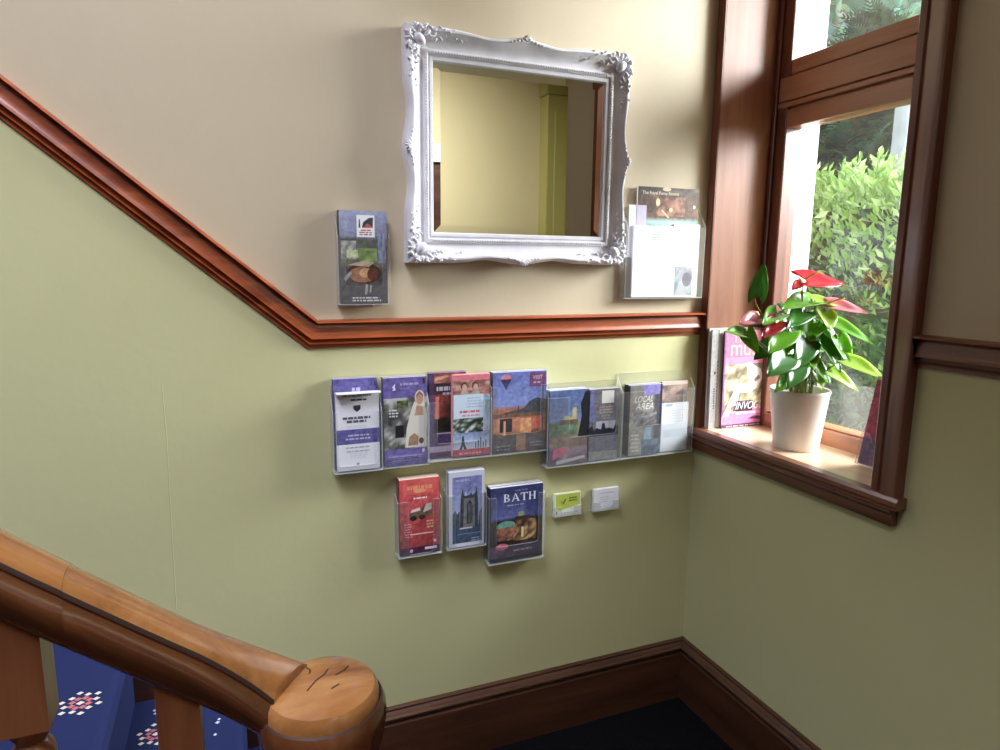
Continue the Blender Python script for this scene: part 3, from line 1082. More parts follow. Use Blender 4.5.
def sheet(name, x0, x1, z0, z1, yf, th, art, cover, pages=(236, 233, 226), spine=None, base=None, parent=None, bevel=0.0):
    """a folded leaflet or booklet standing upright, its front at y = yf facing -y"""
    m = MB()
    C, Pg = lin(cover), lin(pages)
    Sp = lin(spine) if spine else Pg  # left edge: dark spine colours hold the cover fold and its shade
    y1 = yf + th
    b = m.add([(x0, yf, z0), (x1, yf, z0), (x1, y1, z0), (x0, y1, z0), (x0, yf, z1), (x1, yf, z1), (x1, y1, z1), (x0, y1, z1)])
    for q, c in (((3, 2, 1, 0), Pg), ((4, 5, 6, 7), Pg), ((0, 1, 5, 4), C), ((1, 2, 6, 5), Pg), ((2, 3, 7, 6), C), ((3, 0, 4, 7), Sp)):
        m.face([b + i for i in q], 0, c)
    if art:
        for k, L in enumerate(art.q):
            y = yf - 0.00025 - 0.000022 * k
            for pts, c in L:
                bb = m.add([(x0 + (x1 - x0) * u, y, z0 + (z1 - z0) * v) for u, v in pts])
                m.face([bb + i for i in range(len(pts))], 0, c)
    if base is None:
        base = ((x0 + x1) / 2, yf + th / 2, z0)
    return m.build(name, 'paper', parent, base=base, recalc=False)


def stack(kind, x0, x1, z0, z1, yback, yfront, n, art, label, rest_label, group, cover, back_cover=None, pages=(236, 233, 226), spine=None, cat='leaflet', jit=0.0012, seed=0, dark=None):
    """n copies one behind the other; the front one carries the visible printing"""
    r = random.Random(seed + 100)
    t = (yback - yfront) / n
    f = sheet(kind, x0, x1, z0, z1, yfront, t * 0.86, art, cover, pages, spine)
    tag(f, label, cat, group)
    if n > 1:
        o = sheet(kind, x0, x1, z0, z1, yfront + t, t * 0.86, None, back_cover or cover, pages, spine)
        tag(o, rest_label, cat, group)
        for k in range(2, n):
            c = o.copy()
            COL.objects.link(c)
            c.location = (o.location.x + (r.random() - 0.5) * 2 * jit, o.location.y + t * (k - 1), o.location.z + r.random() * jit)
    return f


def holder(label, x0, x1, z0, zb, depth, arm, cut=(0.14, 0.86), cutv=0.28, kind='leaflet_holder', group='clear leaflet holders on the wall', cat='leaflet holder', lugs=2):
    """clear wall pocket: a back plate and a front pocket with a U-shaped cut-out"""
    r = thing(kind, ((x0 + x1) / 2, 0.0, z0), label, cat, group)
    m = MB()
    m.prism([(x0, z0), (x1, z0), (x1, zb), (x0, zb)], 'y', -0.0025, -0.0008, 0, side_mi=1)
    m.build('back_plate', ['acrylic', 'acrylic_edge'], r)
    m = MB()
    za = z0 + arm
    W_ = x1 - x0
    a, b_, zc = x0 + W_ * cut[0], x0 + W_ * cut[1], z0 + arm * cutv
    rad = 0.008
    poly = [(x0, z0), (x1, z0), (x1, za), (b_, za), (b_, zc + rad), (b_ - rad * .3, zc + rad * .3), (b_ - rad, zc), (a + rad, zc), (a + rad * .3, zc + rad * .3), (a, zc + rad), (a, za), (x0, za)]
    m.prism(poly, 'y', -depth - 0.0018, -depth, 0, side_mi=1)
    for xs in (x0, x1 - 0.0016):
        m.prism([(-depth, z0), (-0.0025, z0), (-0.0025, zb - 0.004), (-depth, za)], 'x', xs, xs + 0.0016, 0, side_mi=1)
    m.box(x0, x1, -depth, -0.0025, z0, z0 + 0.0016, 1)
    m.build('front_pocket', ['acrylic', 'acrylic_edge'], r)
    for k in range(lugs):
        m = MB()
        xx = x0 + W_ * (k + 1) / (lugs + 1)
        m.blob((xx, -depth + 0.004, z0 - 0.0015), 0.0032, 0.004, 0.0028, 0, 8, 6)
        m.build('lug', 'acrylic_edge', r, smooth=60)
    return r


# ---- upper left: attraction leaflet under the mirror's left side
a = Art()
a.grid(0, 0, 1, 1, 12, 26, lambda u, v: (mixc((152, 160, 196), (120, 124, 150), (0.95 - v) * 3 + 0.25 * vnoise(u * 5, v * 9, 2)) if v > 0.70 else
       mixc((70, 76, 70), (104, 110, 100), vnoise(u * 6, v * 12, 3)) if v > 0.52 else
       mixc((128, 118, 92), (84, 84, 74), vnoise(u * 7, v * 12, 4)) if v > 0.42 else (82, 79, 78)))
a.grid(0.02, 0.48, 0.34, 0.68, 5, 6, two((120, 122, 116), (196, 198, 190), 5, 5))
a.grid(0.36, 0.46, 0.78, 0.60, 6, 4, two((96, 118, 62), (142, 164, 92), 6, 4))
a.grid(0.14, 0.50, 0.38, 0.58, 5, 3, two((160, 178, 120), (206, 214, 170), 8, 5))
a.grid(0.80, 0.44, 0.97, 0.76, 4, 8, two((62, 74, 110), (150, 160, 186), 7, 5))
a.ell(0.50, 0.33, 0.36, 0.115, (62, 48, 36)); a.ell(0.46, 0.315, 0.29, 0.085, (150, 98, 62)); a.ell(0.52, 0.335, 0.13, 0.05, (196, 140, 92)); a.ell(0.68, 0.32, 0.12, 0.07, (88, 40, 28))
a.poly([(0.15, 0.42), (0.6, 0.40), (0.72, 0.45), (0.5, 0.47)], (176, 158, 124))
a.poly([(0.50, 0.10), (0.55, 0.10), (0.58, 0.20), (0.53, 0.22)], (172, 166, 160)); a.poly([(0.60, 0.12), (0.64, 0.12), (0.66, 0.20), (0.62, 0.20)], (160, 154, 150))
a.poly([(0.06, 0.28), (0.22, 0.36), (0.24, 0.33), (0.10, 0.24)], (150, 150, 146))
a.rect(0.36, 0.72, 0.74, 0.955, (238, 236, 238))
a.poly([(0.40, 0.82), (0.44, 0.82), (0.43, 0.91), (0.41, 0.91)], (60, 62, 66)); a.poly([(0.47, 0.82), (0.70, 0.82), (0.71, 0.93), (0.62, 0.925), (0.50, 0.88)], (58, 58, 62))
a.poly([(0.50, 0.82), (0.70, 0.82), (0.68, 0.84), (0.58, 0.87)], (186, 60, 66)); a.lines(0.41, 0.70, 0.74, 0.81, 3, (190, 80, 84), 3, 0.6)
a.lines(0.22, 0.86, 0.025, 0.085, 2, (226, 224, 222), 4, 0.55)
holder('clear holder on the cream wall left of the mirror', -1.0685, -0.9475, 1.279, 1.488, 0.033, 0.155)
stack('leaflet', -1.063, -0.953, 1.282, 1.496, -0.004, -0.031, 6, a, 'leaflet with white logo panel and brown bridge, left of the mirror',
      'copies stacked behind the leaflet left of the mirror', 'leaflets left of the mirror', (90, 92, 100), (110, 104, 110), (214, 204, 204), (62, 62, 70), seed=1)

# ---- upper right: brochure holder beside the window
holder('large clear holder right of the mirror, beside the window', -0.291, -0.028, 1.286, 1.536, 0.030, 0.20, (0.2, 0.8), 0.9, lugs=1)
a = Art()
a.grid(0, 0, 1, 1, 18, 26, lambda u, v: (mixc((66, 50, 40), (128, 92, 70), vnoise(u * 7, v * 14, 12) * 0.9 + 0.1) if v > 0.72 else mixc((92, 140, 140), (186, 214, 206), vnoise(u * 6, v * 24, 13) * 1.1)))
a.grid(0.0, 0.92, 1, 1.0, 10, 2, two((58, 48, 42), (112, 98, 84), 14, 5))
a.grid(0.30, 0.74, 0.78, 0.92, 9, 6, two((96, 58, 44), (176, 122, 92), 15, 6))
a.ell(0.325, 0.865, 0.035, 0.035, (236, 206, 156)); a.ell(0.54, 0.80, 0.03, 0.02, (230, 190, 140)); a.ell(0.93, 0.835, 0.02, 0.016, (244, 232, 206))
a.poly([(0.40, 0.80), (0.52, 0.73), (0.50, 0.725), (0.38, 0.79)], (216, 190, 150)); a.ell(0.46, 0.985, 0.07, 0.018, (222, 190, 150))
a.text('The Royal Pump Rooms', 0.07, 0.925, 0.66, 0.962, (236, 222, 198))
tag(sheet('brochure', -0.252, -0.048, 1.292, 1.592, -0.017, 0.006, a, (84, 66, 54)), 'tall brown brochure with a turquoise pool, in the holder beside the window', 'brochure')
a = Art()
a.lines(0.42, 0.62, 0.80, 0.94, 4, (176, 178, 198), 21, 0.4); a.rect(0.47, 0.78, 0.57, 0.785, (170, 172, 196)); a.lines(0.2, 0.8, 0.02, 0.06, 1, (206, 208, 222), 22, 0.4)
tag(sheet('leaflet', -0.268, -0.128, 1.290, 1.486, -0.0285, 0.0055, a, (240, 241, 250), (244, 244, 250)), 'plain white leaflet in front of the brown brochure', 'leaflet')
a = Art()
a.grid(0.10, 0.02, 0.80, 0.42, 7, 8, two((128, 140, 152), (206, 216, 222), 23, 4)); a.ell(0.58, 0.24, 0.18, 0.10, (112, 112, 128)); a.poly([(0.15, 0.02), (0.6, 0.02), (0.5, 0.12), (0.3, 0.2)], (196, 190, 196))
a.lines(0.4, 0.8, 0.84, 0.88, 1, (206, 214, 220), 24, 0.5)
m = sheet('leaflet', -0.131, -0.042, 1.290, 1.494, -0.0222, 0.0045, a, (240, 243, 244))
tag(m, 'white leaflet with small grey photograph, beside the plain white one', 'leaflet')
a = Art()
a.rect(0.44, 0, 1, 1, (196, 186, 214)); a.rect(0.40, 0, 0.45, 1, (150, 146, 176))
tag(sheet('card', -0.281, -0.226, 1.40, 1.541, -0.0222, 0.002, a, (226, 224, 240)), 'lilac and white card tucked beside the brown brochure', 'card')

# ---- row of holders under the dado rail
PUR = (92, 82, 158)
a = Art()
a.rect(0.0, 0.0, 1, 1, PUR); a.lines(0.42, 0.62, 0.86, 0.92, 1, (190, 184, 222), 31, 0.7); a.rect(0.94, 0.91, 0.96, 0.96, (50, 44, 96))
holder('leftmost clear holder in the row under the dado rail', -1.0935, -0.9755, 0.873, 1.085, 0.042, 0.150, (0.1, 0.9), 0.12, lugs=3)
stack('leaflet', -1.087, -0.982, 0.877, 1.102, -0.004, -0.023, 5, a, 'purple leaflet behind the white one in the leftmost holder under the rail',
      'purple copies at the back of the leftmost holder under the rail', 'purple leaflets in the leftmost holder', PUR, PUR, (206, 200, 224), (70, 62, 112), seed=2)
a = Art()
a.rect(0, 0.345, 1, 0.535, (84, 80, 152)); a.lines(0.2, 0.8, 0.40, 0.49, 2, (186, 184, 222), 32, 0.45)
a.poly([(0.40, 0.84), (0.57, 0.845), (0.565, 0.79), (0.485, 0.755), (0.41, 0.79)], (62, 58, 72))
a.lines(0.1, 0.9, 0.955, 0.985, 1, (150, 148, 160), 33, 0.7); a.lines(0.32, 0.75, 0.90, 0.93, 1, (90, 88, 100), 34, 0.8)
a.lines(0.10, 0.88, 0.665, 0.71, 1, (90, 88, 104), 35, 0.7); a.lines(0.22, 0.78, 0.62, 0.665, 1, (96, 94, 110), 36, 0.7); a.lines(0.2, 0.75, 0.55, 0.59, 2, (206, 206, 216), 37, 0.4)
a.lines(0.18, 0.80, 0.24, 0.34, 2, (170, 170, 190), 38, 0.35); a.lines(0.3, 0.72, 0.16, 0.24, 3, (206, 206, 218), 39, 0.35); a.ell(0.48, 0.08, 0.035, 0.018, (160, 158, 180))
f = stack('leaflet', -1.085, -0.982, 0.879, 1.070, -0.025, -0.041, 4, a, 'white leaflet with dark shield and purple band, its top edge curling forward',
          'white copies behind the leaflet with the dark shield', 'white leaflets with a purple band', (232, 232, 240), (232, 232, 240), (240, 240, 246), seed=3)
m = MB()                      # the top edge curled forward over the holder
cr = [(0.0, 0.0), (-0.004, 0.0035), (-0.010, 0.005), (-0.017, 0.0045), (-0.024, 0.0035)]
pr = [(-0.0385 + p[0], 1.0690 + p[1]) for p in cr] + [(-0.0385 + p[0], 1.0690 + p[1] - 0.0016) for p in reversed(cr)]
m.prism(pr, 'x', -1.085, -0.980, 0, lin((240, 240, 248)))
m.build('curled_edge', 'paper', f)

a = Art()
a.rect(0, 0.77, 1, 1, (96, 80, 158)); a.poly([(0.19, 0.89), (0.27, 0.935), (0.26, 0.90), (0.28, 0.86), (0.20, 0.855), (0.23, 0.88)], (224, 220, 244))
a.lines(0.36, 0.82, 0.91, 0.945, 1, (166, 156, 208), 41, 0.7); a.lines(0.36, 0.60, 0.865, 0.89, 1, (130, 120, 186), 42, 0.7); a.rect(0.90, 0.92, 0.96, 0.98, (40, 34, 66))
a.grid(0, 0.19, 1, 0.77, 12, 16, two((62, 66, 62), (158, 160, 150), 43, 6, (196, 200, 196)))
a.grid(0.30, 0.66, 0.56, 0.74, 6, 4, two((34, 34, 28), (112, 128, 72), 44, 4)); a.rect(0.26, 0.32, 0.46, 0.46, (34, 32, 44)); a.lines(0.12, 0.34, 0.56, 0.66, 3, (214, 216, 220), 45, 0.5)
a.poly([(0.48, 0.20), (0.98, 0.20), (1.0, 0.56), (0.94, 0.70), (0.70, 0.72), (0.60, 0.58), (0.52, 0.42)], (222, 214, 202))
a.poly([(0.70, 0.56), (0.92, 0.56), (0.90, 0.66), (0.76, 0.68)], (202, 160, 130)); a.ell(0.83, 0.765, 0.115, 0.085, (216, 190, 172)); a.ell(0.83, 0.750, 0.08, 0.062, (188, 140, 112))
a.poly([(0.74, 0.765), (0.83, 0.81), (0.92, 0.765), (0.90, 0.80), (0.83, 0.835), (0.76, 0.80)], (110, 74, 56)); a.poly([(0.76, 0.56), (0.84, 0.58), (0.80, 0.68), (0.75, 0.66)], (190, 142, 112))
a.poly([(0.55, 0.22), (0.78, 0.22), (0.80, 0.32), (0.70, 0.36), (0.58, 0.32)], (160, 124, 88)); a.ell(0.86, 0.27, 0.06, 0.035, (112, 92, 96))
a.rect(0, 0.0, 1, 0.19, (98, 84, 160)); a.lines(0.08, 0.9, 0.05, 0.14, 3, (136, 124, 190), 46, 0.35); a.ell(0.91, 0.155, 0.04, 0.022, (210, 206, 230))
holder('clear holder with purple spa leaflets, second in the row', -0.9745, -0.853, 0.872, 1.085, 0.034, 0.155, (0.12, 0.88), 0.18)
stack('leaflet', -0.9685, -0.859, 0.876, 1.100, -0.004, -0.032, 6, a, 'purple topped spa leaflet showing a figure in a white robe',
      'copies stacked behind the purple topped spa leaflet', 'purple topped spa leaflets', (98, 84, 160), (98, 84, 160), (238, 234, 242), (66, 58, 108), seed=4)

# third holder: two stacks side by side
a = Art()
a.grid(0, 0, 1, 1, 12, 22, lambda u, v: ((78, 58, 104) if (u < 0.16 or v < 0.30) else mixc((196, 66, 44), (70, 30, 36), vnoise(u * 4, v * 7, 51) + (0.35 if u > 0.55 else 0)) if v > 0.46 else mixc((24, 22, 22), (58, 54, 44), vnoise(u * 7, v * 10, 52))))
a.grid(0.15, 0.88, 0.72, 0.965, 6, 3, two((150, 70, 66), (232, 170, 128), 53, 4)); a.grid(0.62, 0.78, 1, 0.98, 5, 5, two((48, 30, 28), (86, 54, 44), 54, 5))
a.rect(0.0, 0.75, 1, 0.87, (68, 48, 72)); a.lines(0.2, 0.62, 0.79, 0.85, 1, (226, 220, 228), 55, 0.8); a.lines(0.32, 0.72, 0.74, 0.78, 1, (206, 202, 212), 56, 0.7)
a.poly([(0.16, 0.46), (0.27, 0.46), (0.27, 0.72), (0.18, 0.72)], (224, 110, 96)); a.rect(0.0, 0.06, 0.66, 0.13, (180, 158, 190)); a.rect(0.0, 0.0, 1, 0.06, (84, 48, 92)); a.rect(0.2, 0.275, 1, 0.29, (196, 178, 190))
holder('clear holder with two kinds of leaflets side by side under the mirror', -0.857, -0.685, 0.877, 1.085, 0.036, 0.155, (0.14, 0.86), 0.30)
stack('leaflet', -0.850, -0.751, 0.884, 1.104, -0.004, -0.020, 4, a, 'dark purple and orange leaflet left of the pink topped one',
      'copies behind the dark purple and orange leaflet', 'dark purple and orange leaflets', (78, 58, 104), (92, 70, 128), (176, 150, 196), (58, 40, 74), seed=5)
a = Art()
a.rect(0, 0.0, 1, 1, (216, 96, 112)); a.grid(0.0, 0.76, 1, 0.93, 12, 5, two((120, 66, 62), (206, 150, 138), 61, 6))
for cu_ in (0.30, 0.60):
    a.ell(cu_, 0.865, 0.095, 0.05, (104, 56, 46)); a.ell(cu_ + 0.01, 0.845, 0.065, 0.042, (204, 158, 138)); a.poly([(cu_ - 0.12, 0.755), (cu_ + 0.14, 0.755), (cu_ + 0.07, 0.81), (cu_ - 0.05, 0.81)], (176, 162, 150))
a.rect(0.02, 0.44, 0.82, 0.76, (196, 216, 232)); a.grid(0.82, 0.30, 1, 0.74, 3, 8, two((120, 150, 176), (190, 204, 218), 62, 5)); a.rect(0.86, 0.66, 0.99, 0.72, (88, 160, 200))
a.lines(0.34, 0.80, 0.60, 0.74, 4, (164, 178, 210), 63, 0.45); a.lines(0.14, 0.80, 0.535, 0.575, 1, (206, 60, 96), 64, 0.7); a.lines(0.22, 0.74, 0.49, 0.52, 1, (216, 110, 140), 65, 0.7)
a.grid(0.0, 0.28, 0.82, 0.47, 13, 7, two((26, 36, 26), (120, 138, 116), 66, 7, (206, 212, 220)))
a.grid(0.0, 0.08, 1, 0.29, 10, 6, vgrad((206, 214, 230), (120, 140, 186), 30, 67))
a.poly([(0.16, 0.08), (0.22, 0.14), (0.25, 0.25), (0.29, 0.25), (0.32, 0.14), (0.38, 0.08), (0.30, 0.08), (0.27, 0.13), (0.24, 0.08)], (46, 54, 84))
for k in range(5):
    a.rect(0.60 + 0.07 * k, 0.09, 0.63 + 0.07 * k, 0.16 + 0.03 * ((k * 7) % 3), (74, 82, 96))
a.rect(0, 0.0, 1, 0.085, (186, 64, 84)); a.lines(0.1, 0.9, 0.02, 0.06, 1, (226, 150, 160), 68, 0.6)
stack('leaflet', -0.791, -0.690, 0.884, 1.098, -0.021, -0.034, 4, a, 'pink topped leaflet with pale blue panel and city skyline',
      'copies behind the pink topped skyline leaflet', 'pink topped skyline leaflets', (216, 96, 112), (224, 120, 132), (240, 178, 188), seed=6)

# fourth: dusk guide
a = Art()
a.grid(0, 0, 1, 1, 14, 22, lambda u, v: (mixc((120, 140, 206), (84, 98, 176), (v - 0.55) * 2.2) if v > 0.55 else mixc((78, 66, 62), (122, 94, 78), vnoise(u * 6, v * 8, 71)) if v < 0.27 else mixc((150, 82, 54), (216, 138, 86), vnoise(u * 6, v * 10, 72))))
a.poly([(0, 0.47), (0.2, 0.50), (0.45, 0.53), (0.47, 0.60), (0.49, 0.53), (0.58, 0.55), (0.68, 0.63), (0.82, 0.67), (1, 0.64), (1, 0.44), (0, 0.44)], (74, 78, 86))
a.poly([(0, 0.44), (1, 0.44), (1, 0.49), (0, 0.49)], (120, 84, 66))
a.rect(0.13, 0.26, 0.36, 0.43, (64, 60, 70)); a.rect(0.20, 0.40, 0.24, 0.22, (216, 150, 100)); a.grid(0.50, 0.24, 0.72, 0.42, 5, 4, two((190, 110, 60), (240, 176, 112), 73, 4)); a.rect(0.74, 0.28, 0.92, 0.42, (206, 92, 66))
a.rect(0.0, 0.0, 0.42, 0.18, (92, 88, 92)); a.lines(0.05, 0.34, 0.04, 0.12, 2, (150, 146, 150), 74, 0.35); a.rect(0.44, 0.02, 0.62, 0.22, (168, 124, 92)); a.rect(0.64, 0.03, 0.97, 0.19, (96, 92, 100)); a.lines(0.68, 0.94, 0.06, 0.14, 2, (160, 152, 156), 75, 0.35)
a.ell(0.24, 0.925, 0.10, 0.05, (196, 110, 130)); a.poly([(0.14, 0.915), (0.34, 0.915), (0.27, 0.83), (0.26, 0.79), (0.23, 0.79), (0.21, 0.83)], (62, 54, 96))
a.rect(0.68, 0.81, 0.98, 0.985, (112, 62, 110)); a.text('VISIT', 0.74, 0.90, 0.92, 0.945, (214, 190, 214)); a.lines(0.74, 0.92, 0.85, 0.88, 1, (190, 160, 190), 76, 0.6)
a.rect(0.925, 0.27, 0.945, 0.86, (52, 54, 84))
holder('clear holder with the blue dusk guide under the mirror', -0.687, -0.520, 0.876, 1.088, 0.034, 0.185, (0.14, 0.86), 0.30)
stack('guide_booklet', -0.681, -0.526, 0.880, 1.098, -0.004, -0.032, 5, a, 'guide with balloon in blue dusk sky over lit orange buildings',
      'copies stacked behind the dusk sky guide', 'dusk sky guides', (88, 104, 178), (110, 116, 190), (206, 206, 232), (66, 66, 92), cat='guide', seed=7)

# fifth: city leaflet and grey leaflet
a = Art()
a.grid(0, 0, 1, 1, 12, 20, lambda u, v: (mixc((112, 136, 184), (74, 98, 160), (v - 0.55) * 2.2) if v > 0.58 else mixc((86, 112, 92), (150, 150, 112), vnoise(u * 5, v * 9, 81)) if v > 0.36 else mixc((122, 104, 98), (168, 142, 128), vnoise(u * 6, v * 9, 82)) if v > 0.22 else mixc((80, 64, 88), (190, 160, 176), vnoise(u * 5, v * 10, 83))))
a.poly([(0.32, 0.56), (0.40, 0.66), (0.58, 0.63), (0.60, 0.76), (0.70, 0.76), (0.70, 0.56)], (196, 184, 128)); a.rect(0.26, 0.54, 0.74, 0.60, (110, 92, 76)); a.rect(0.22, 0.46, 0.74, 0.53, (104, 140, 112))
a.poly([(0.74, 0.36), (1, 0.36), (1, 0.99), (0.90, 0.95), (0.80, 0.80), (0.84, 0.64)], (34, 38, 48)); a.poly([(0.1, 0.06), (0.48, 0.16), (0.42, 0.24), (0.12, 0.22)], (206, 92, 130)); a.poly([(0.2, 0.0), (0.95, 0.06), (0.94, 0.10), (0.2, 0.05)], (206, 206, 212))
holder('wide clear holder under the mirror right corner', -0.523, -0.286, 0.826, 1.056, 0.038, 0.195, (0.28, 0.91), 0.42, lugs=2)
stack('leaflet', -0.517, -0.398, 0.832, 1.041, -0.004, -0.036, 6, a, 'leaflet with blue sky over a green hillside town, in the wide holder',
      'copies behind the hillside town leaflet', 'hillside town leaflets', (90, 110, 160), (100, 110, 160), (224, 226, 240), (62, 64, 80), seed=8)
a = Art()
a.grid(0, 0, 1, 1, 10, 20, lambda u, v: mixc((126, 126, 142), (104, 100, 104), vnoise(u * 4, v * 6, 91)))
a.rect(0.0, 0.55, 0.2, 1.0, (98, 104, 150)); a.rect(0.40, 0.80, 0.82, 0.975, (224, 222, 214)); a.lines(0.3, 0.86, 0.66, 0.78, 3, (176, 158, 148), 92, 0.4); a.lines(0.42, 0.72, 0.58, 0.65, 2, (150, 154, 128), 93, 0.5)
a.rect(0.22, 0.44, 0.90, 0.55, (168, 166, 186)); a.poly([(0.0, 0.34), (1.0, 0.34), (1.0, 0.46), (0.90, 0.49), (0.82, 0.42), (0.70, 0.45), (0.56, 0.44), (0.52, 0.52), (0.44, 0.52), (0.40, 0.43), (0.26, 0.46), (0.16, 0.42), (0.10, 0.50), (0.0, 0.46)], (34, 34, 54))
a.rect(0, 0, 1, 0.34, (110, 112, 130)); a.lines(0.3, 0.7, 0.2, 0.3, 3, (132, 118, 136), 94, 0.4); a.rect(0.0, 0.0, 1, 0.12, (150, 152, 156))
stack('leaflet', -0.390, -0.296, 0.832, 1.036, -0.004, -0.032, 5, a, 'grey leaflet with a white square and dark crowd, in the wide holder',
      'copies behind the grey leaflet with white square', 'grey leaflets with a white square', (112, 110, 118), (130, 126, 124), (206, 204, 190), (58, 60, 78), seed=9)

# sixth: area guide and pale leaflet, next to the window
a = Art()
a.grid(0, 0, 1, 1, 10, 20, lambda u, v: mixc((176, 172, 164), (128, 124, 120), vnoise(u * 5, v * 9, 101)) if u < 0.72 else mixc((96, 94, 104), (70, 74, 84), vnoise(u * 5, v * 9, 102)))
a.poly([(0.42, 0.86), (0.92, 0.86), (0.95, 1.0), (0.40, 1.0)], (130, 120, 196)); a.rect(0.93, 0.40, 1.0, 1.0, (44, 44, 66))
a.text('LOCAL', 0.16, 0.76, 0.72, 0.845, (236, 234, 230), 0.04); a.text('AREA', 0.20, 0.655, 0.76, 0.745, (236, 234, 230), 0.04)
a.grid(0.14, 0.42, 0.85, 0.62, 8, 6, two((84, 82, 86), (154, 150, 150), 103, 6)); a.poly([(0.46, 0.20), (0.70, 0.20), (0.68, 0.40), (0.50, 0.40)], (140, 170, 196)); a.grid(0.4, 0.0, 1, 0.22, 5, 4, two((66, 82, 106), (110, 130, 150), 104, 4)); a.lines(0.06, 0.34, 0.06, 0.34, 5, (206, 202, 190), 105, 0.35)
holder('rightmost clear holder in the row, next to the window sill', -0.288, -0.040, 0.827, 1.072, 0.038, 0.195, (0.30, 0.84), 0.48, lugs=2)
stack('leaflet', -0.262, -0.153, 0.833, 1.040, -0.004, -0.036, 6, a, 'grey area guide leaflet with white lettering, in the rightmost holder',
      'copies behind the grey area guide leaflet', 'area guide leaflets', (140, 136, 132), (70, 70, 74), (196, 192, 210), (58, 56, 56), seed=10)
a = Art()
a.grid(0, 0.7, 1, 1, 8, 7, two((92, 84, 84), (176, 150, 136), 111, 4)); a.rect(0, 0.95, 1, 1, (214, 190, 176)); a.rect(0, 0, 1, 0.7, (150, 146, 146))
tag(sheet('leaflet', -0.144, -0.052, 0.833, 1.042, -0.020, 0.008, a, (120, 110, 106), (216, 210, 204), (60, 60, 66)), 'brownish leaflet partly hidden behind the pale one, in the rightmost holder', 'leaflet')
a = Art()
a.lines(0.15, 0.85, 0.62, 0.9, 5, (196, 200, 206), 112, 0.3); a.rect(0.08, 0.30, 0.95, 0.46, (196, 204, 214)); a.ell(0.25, 0.97, 0.14, 0.03, (150, 176, 196))
tag(sheet('leaflet', -0.146, -0.053, 0.833, 0.978, -0.030, 0.006, a, (214, 218, 224), (232, 232, 232)), 'short pale leaflet at the front of the rightmost holder', 'leaflet')

# ---- lower row
a = Art()
a.grid(0, 0, 1, 1, 10, 20, vgrad((150, 34, 46), (222, 36, 40), 20, 121)); a.grid(0.1, 0.80, 0.85, 0.98, 8, 4, two((206, 36, 36), (232, 70, 46), 122, 4))
a.lines(0.18, 0.82, 0.86, 0.93, 1, (240, 136, 66), 123, 0.7); a.ell(0.5, 0.84, 0.16, 0.025, (240, 150, 84)); a.lines(0.30, 0.72, 0.735, 0.765, 1, (244, 226, 220), 124, 0.7)
a.poly([(0.22, 0.46), (0.80, 0.50), (0.84, 0.62), (0.78, 0.68), (0.60, 0.65), (0.52, 0.60), (0.26, 0.58)], (112, 84, 70)); a.poly([(0.58, 0.55), (0.80, 0.58), (0.80, 0.67), (0.66, 0.66)], (206, 190, 176)); a.ell(0.34, 0.485, 0.08, 0.035, (54, 40, 36)); a.ell(0.56, 0.49, 0.08, 0.035, (54, 40, 36)); a.poly([(0.26, 0.56), (0.52, 0.58), (0.5, 0.62), (0.3, 0.60)], (232, 206, 196))
a.lines(0.10, 0.32, 0.24, 0.44, 6, (236, 150, 150), 125, 0.3); a.lines(0.66, 0.86, 0.34, 0.46, 3, (232, 176, 110), 126, 0.5); a.rect(0.26, 0.265, 0.84, 0.28, (244, 190, 170)); a.ell(0.88, 0.155, 0.04, 0.022, (238, 190, 196))
a.rect(0, 0, 1, 0.10, (70, 34, 70)); a.rect(0.62, 0.05, 0.93, 0.085, (232, 214, 226)); a.ell(0.28, 0.055, 0.04, 0.025, (196, 160, 196))
holder('clear holder with the red leaflets, leftmost in the lower row', -0.9395, -0.823, 0.630, 0.800, 0.038, 0.150, (0.24, 0.80), 0.05)
stack('leaflet', -0.9335, -0.829, 0.635, 0.838, -0.004, -0.036, 7, a, 'red leaflet with a horse carriage picture, lower row left',
      'copies behind the red carriage leaflet', 'red carriage leaflets', (206, 36, 42), (190, 60, 60), (232, 214, 186), (116, 30, 36), seed=11)

a = Art()
a.rect(0, 0, 1, 1, (206, 206, 224)); a.grid(0.10, 0.05, 0.93, 0.93, 10, 16, lambda u, v: mixc((150, 166, 208), (104, 112, 176), (v - 0.3) * 1.3 + 0.5 * (vnoise(u * 5, v * 6, 131) - 0.5)))
ST, SD = (116, 118, 120), (64, 68, 74)
a.poly([(0.30, 0.24), (0.82, 0.24), (0.82, 0.56), (0.80, 0.70), (0.77, 0.79), (0.74, 0.70), (0.66, 0.68), (0.62, 0.72), (0.58, 0.68), (0.42, 0.68), (0.38, 0.78), (0.34, 0.68), (0.32, 0.54)], SD)
a.poly([(0.40, 0.24), (0.74, 0.24), (0.72, 0.64), (0.42, 0.64)], ST); a.poly([(0.50, 0.30), (0.66, 0.30), (0.66, 0.56), (0.58, 0.62), (0.50, 0.56)], (50, 54, 62))
for k in range(3):
    a.rect(0.535 + 0.04 * k, 0.31, 0.547 + 0.04 * k, 0.57, (130, 132, 132))
a.poly([(0.10, 0.24), (0.30, 0.24), (0.30, 0.48), (0.22, 0.44), (0.18, 0.50), (0.10, 0.44)], (72, 80, 96)); a.poly([(0.82, 0.24), (0.93, 0.24), (0.93, 0.50), (0.86, 0.44)], (84, 92, 110))
a.rect(0.10, 0.05, 0.93, 0.25, (60, 80, 110)); a.rect(0.30, 0.235, 0.66, 0.255, (196, 200, 206)); a.rect(0.22, 0.165, 0.90, 0.172, (140, 156, 176)); a.lines(0.62, 0.88, 0.06, 0.12, 2, (150, 176, 190), 132, 0.5); a.lines(0.16, 0.6, 0.87, 0.91, 1, (150, 170, 214), 133, 0.7)
a.poly([(0.44, 0.68), (0.47, 0.74), (0.50, 0.68)], (196, 206, 232))
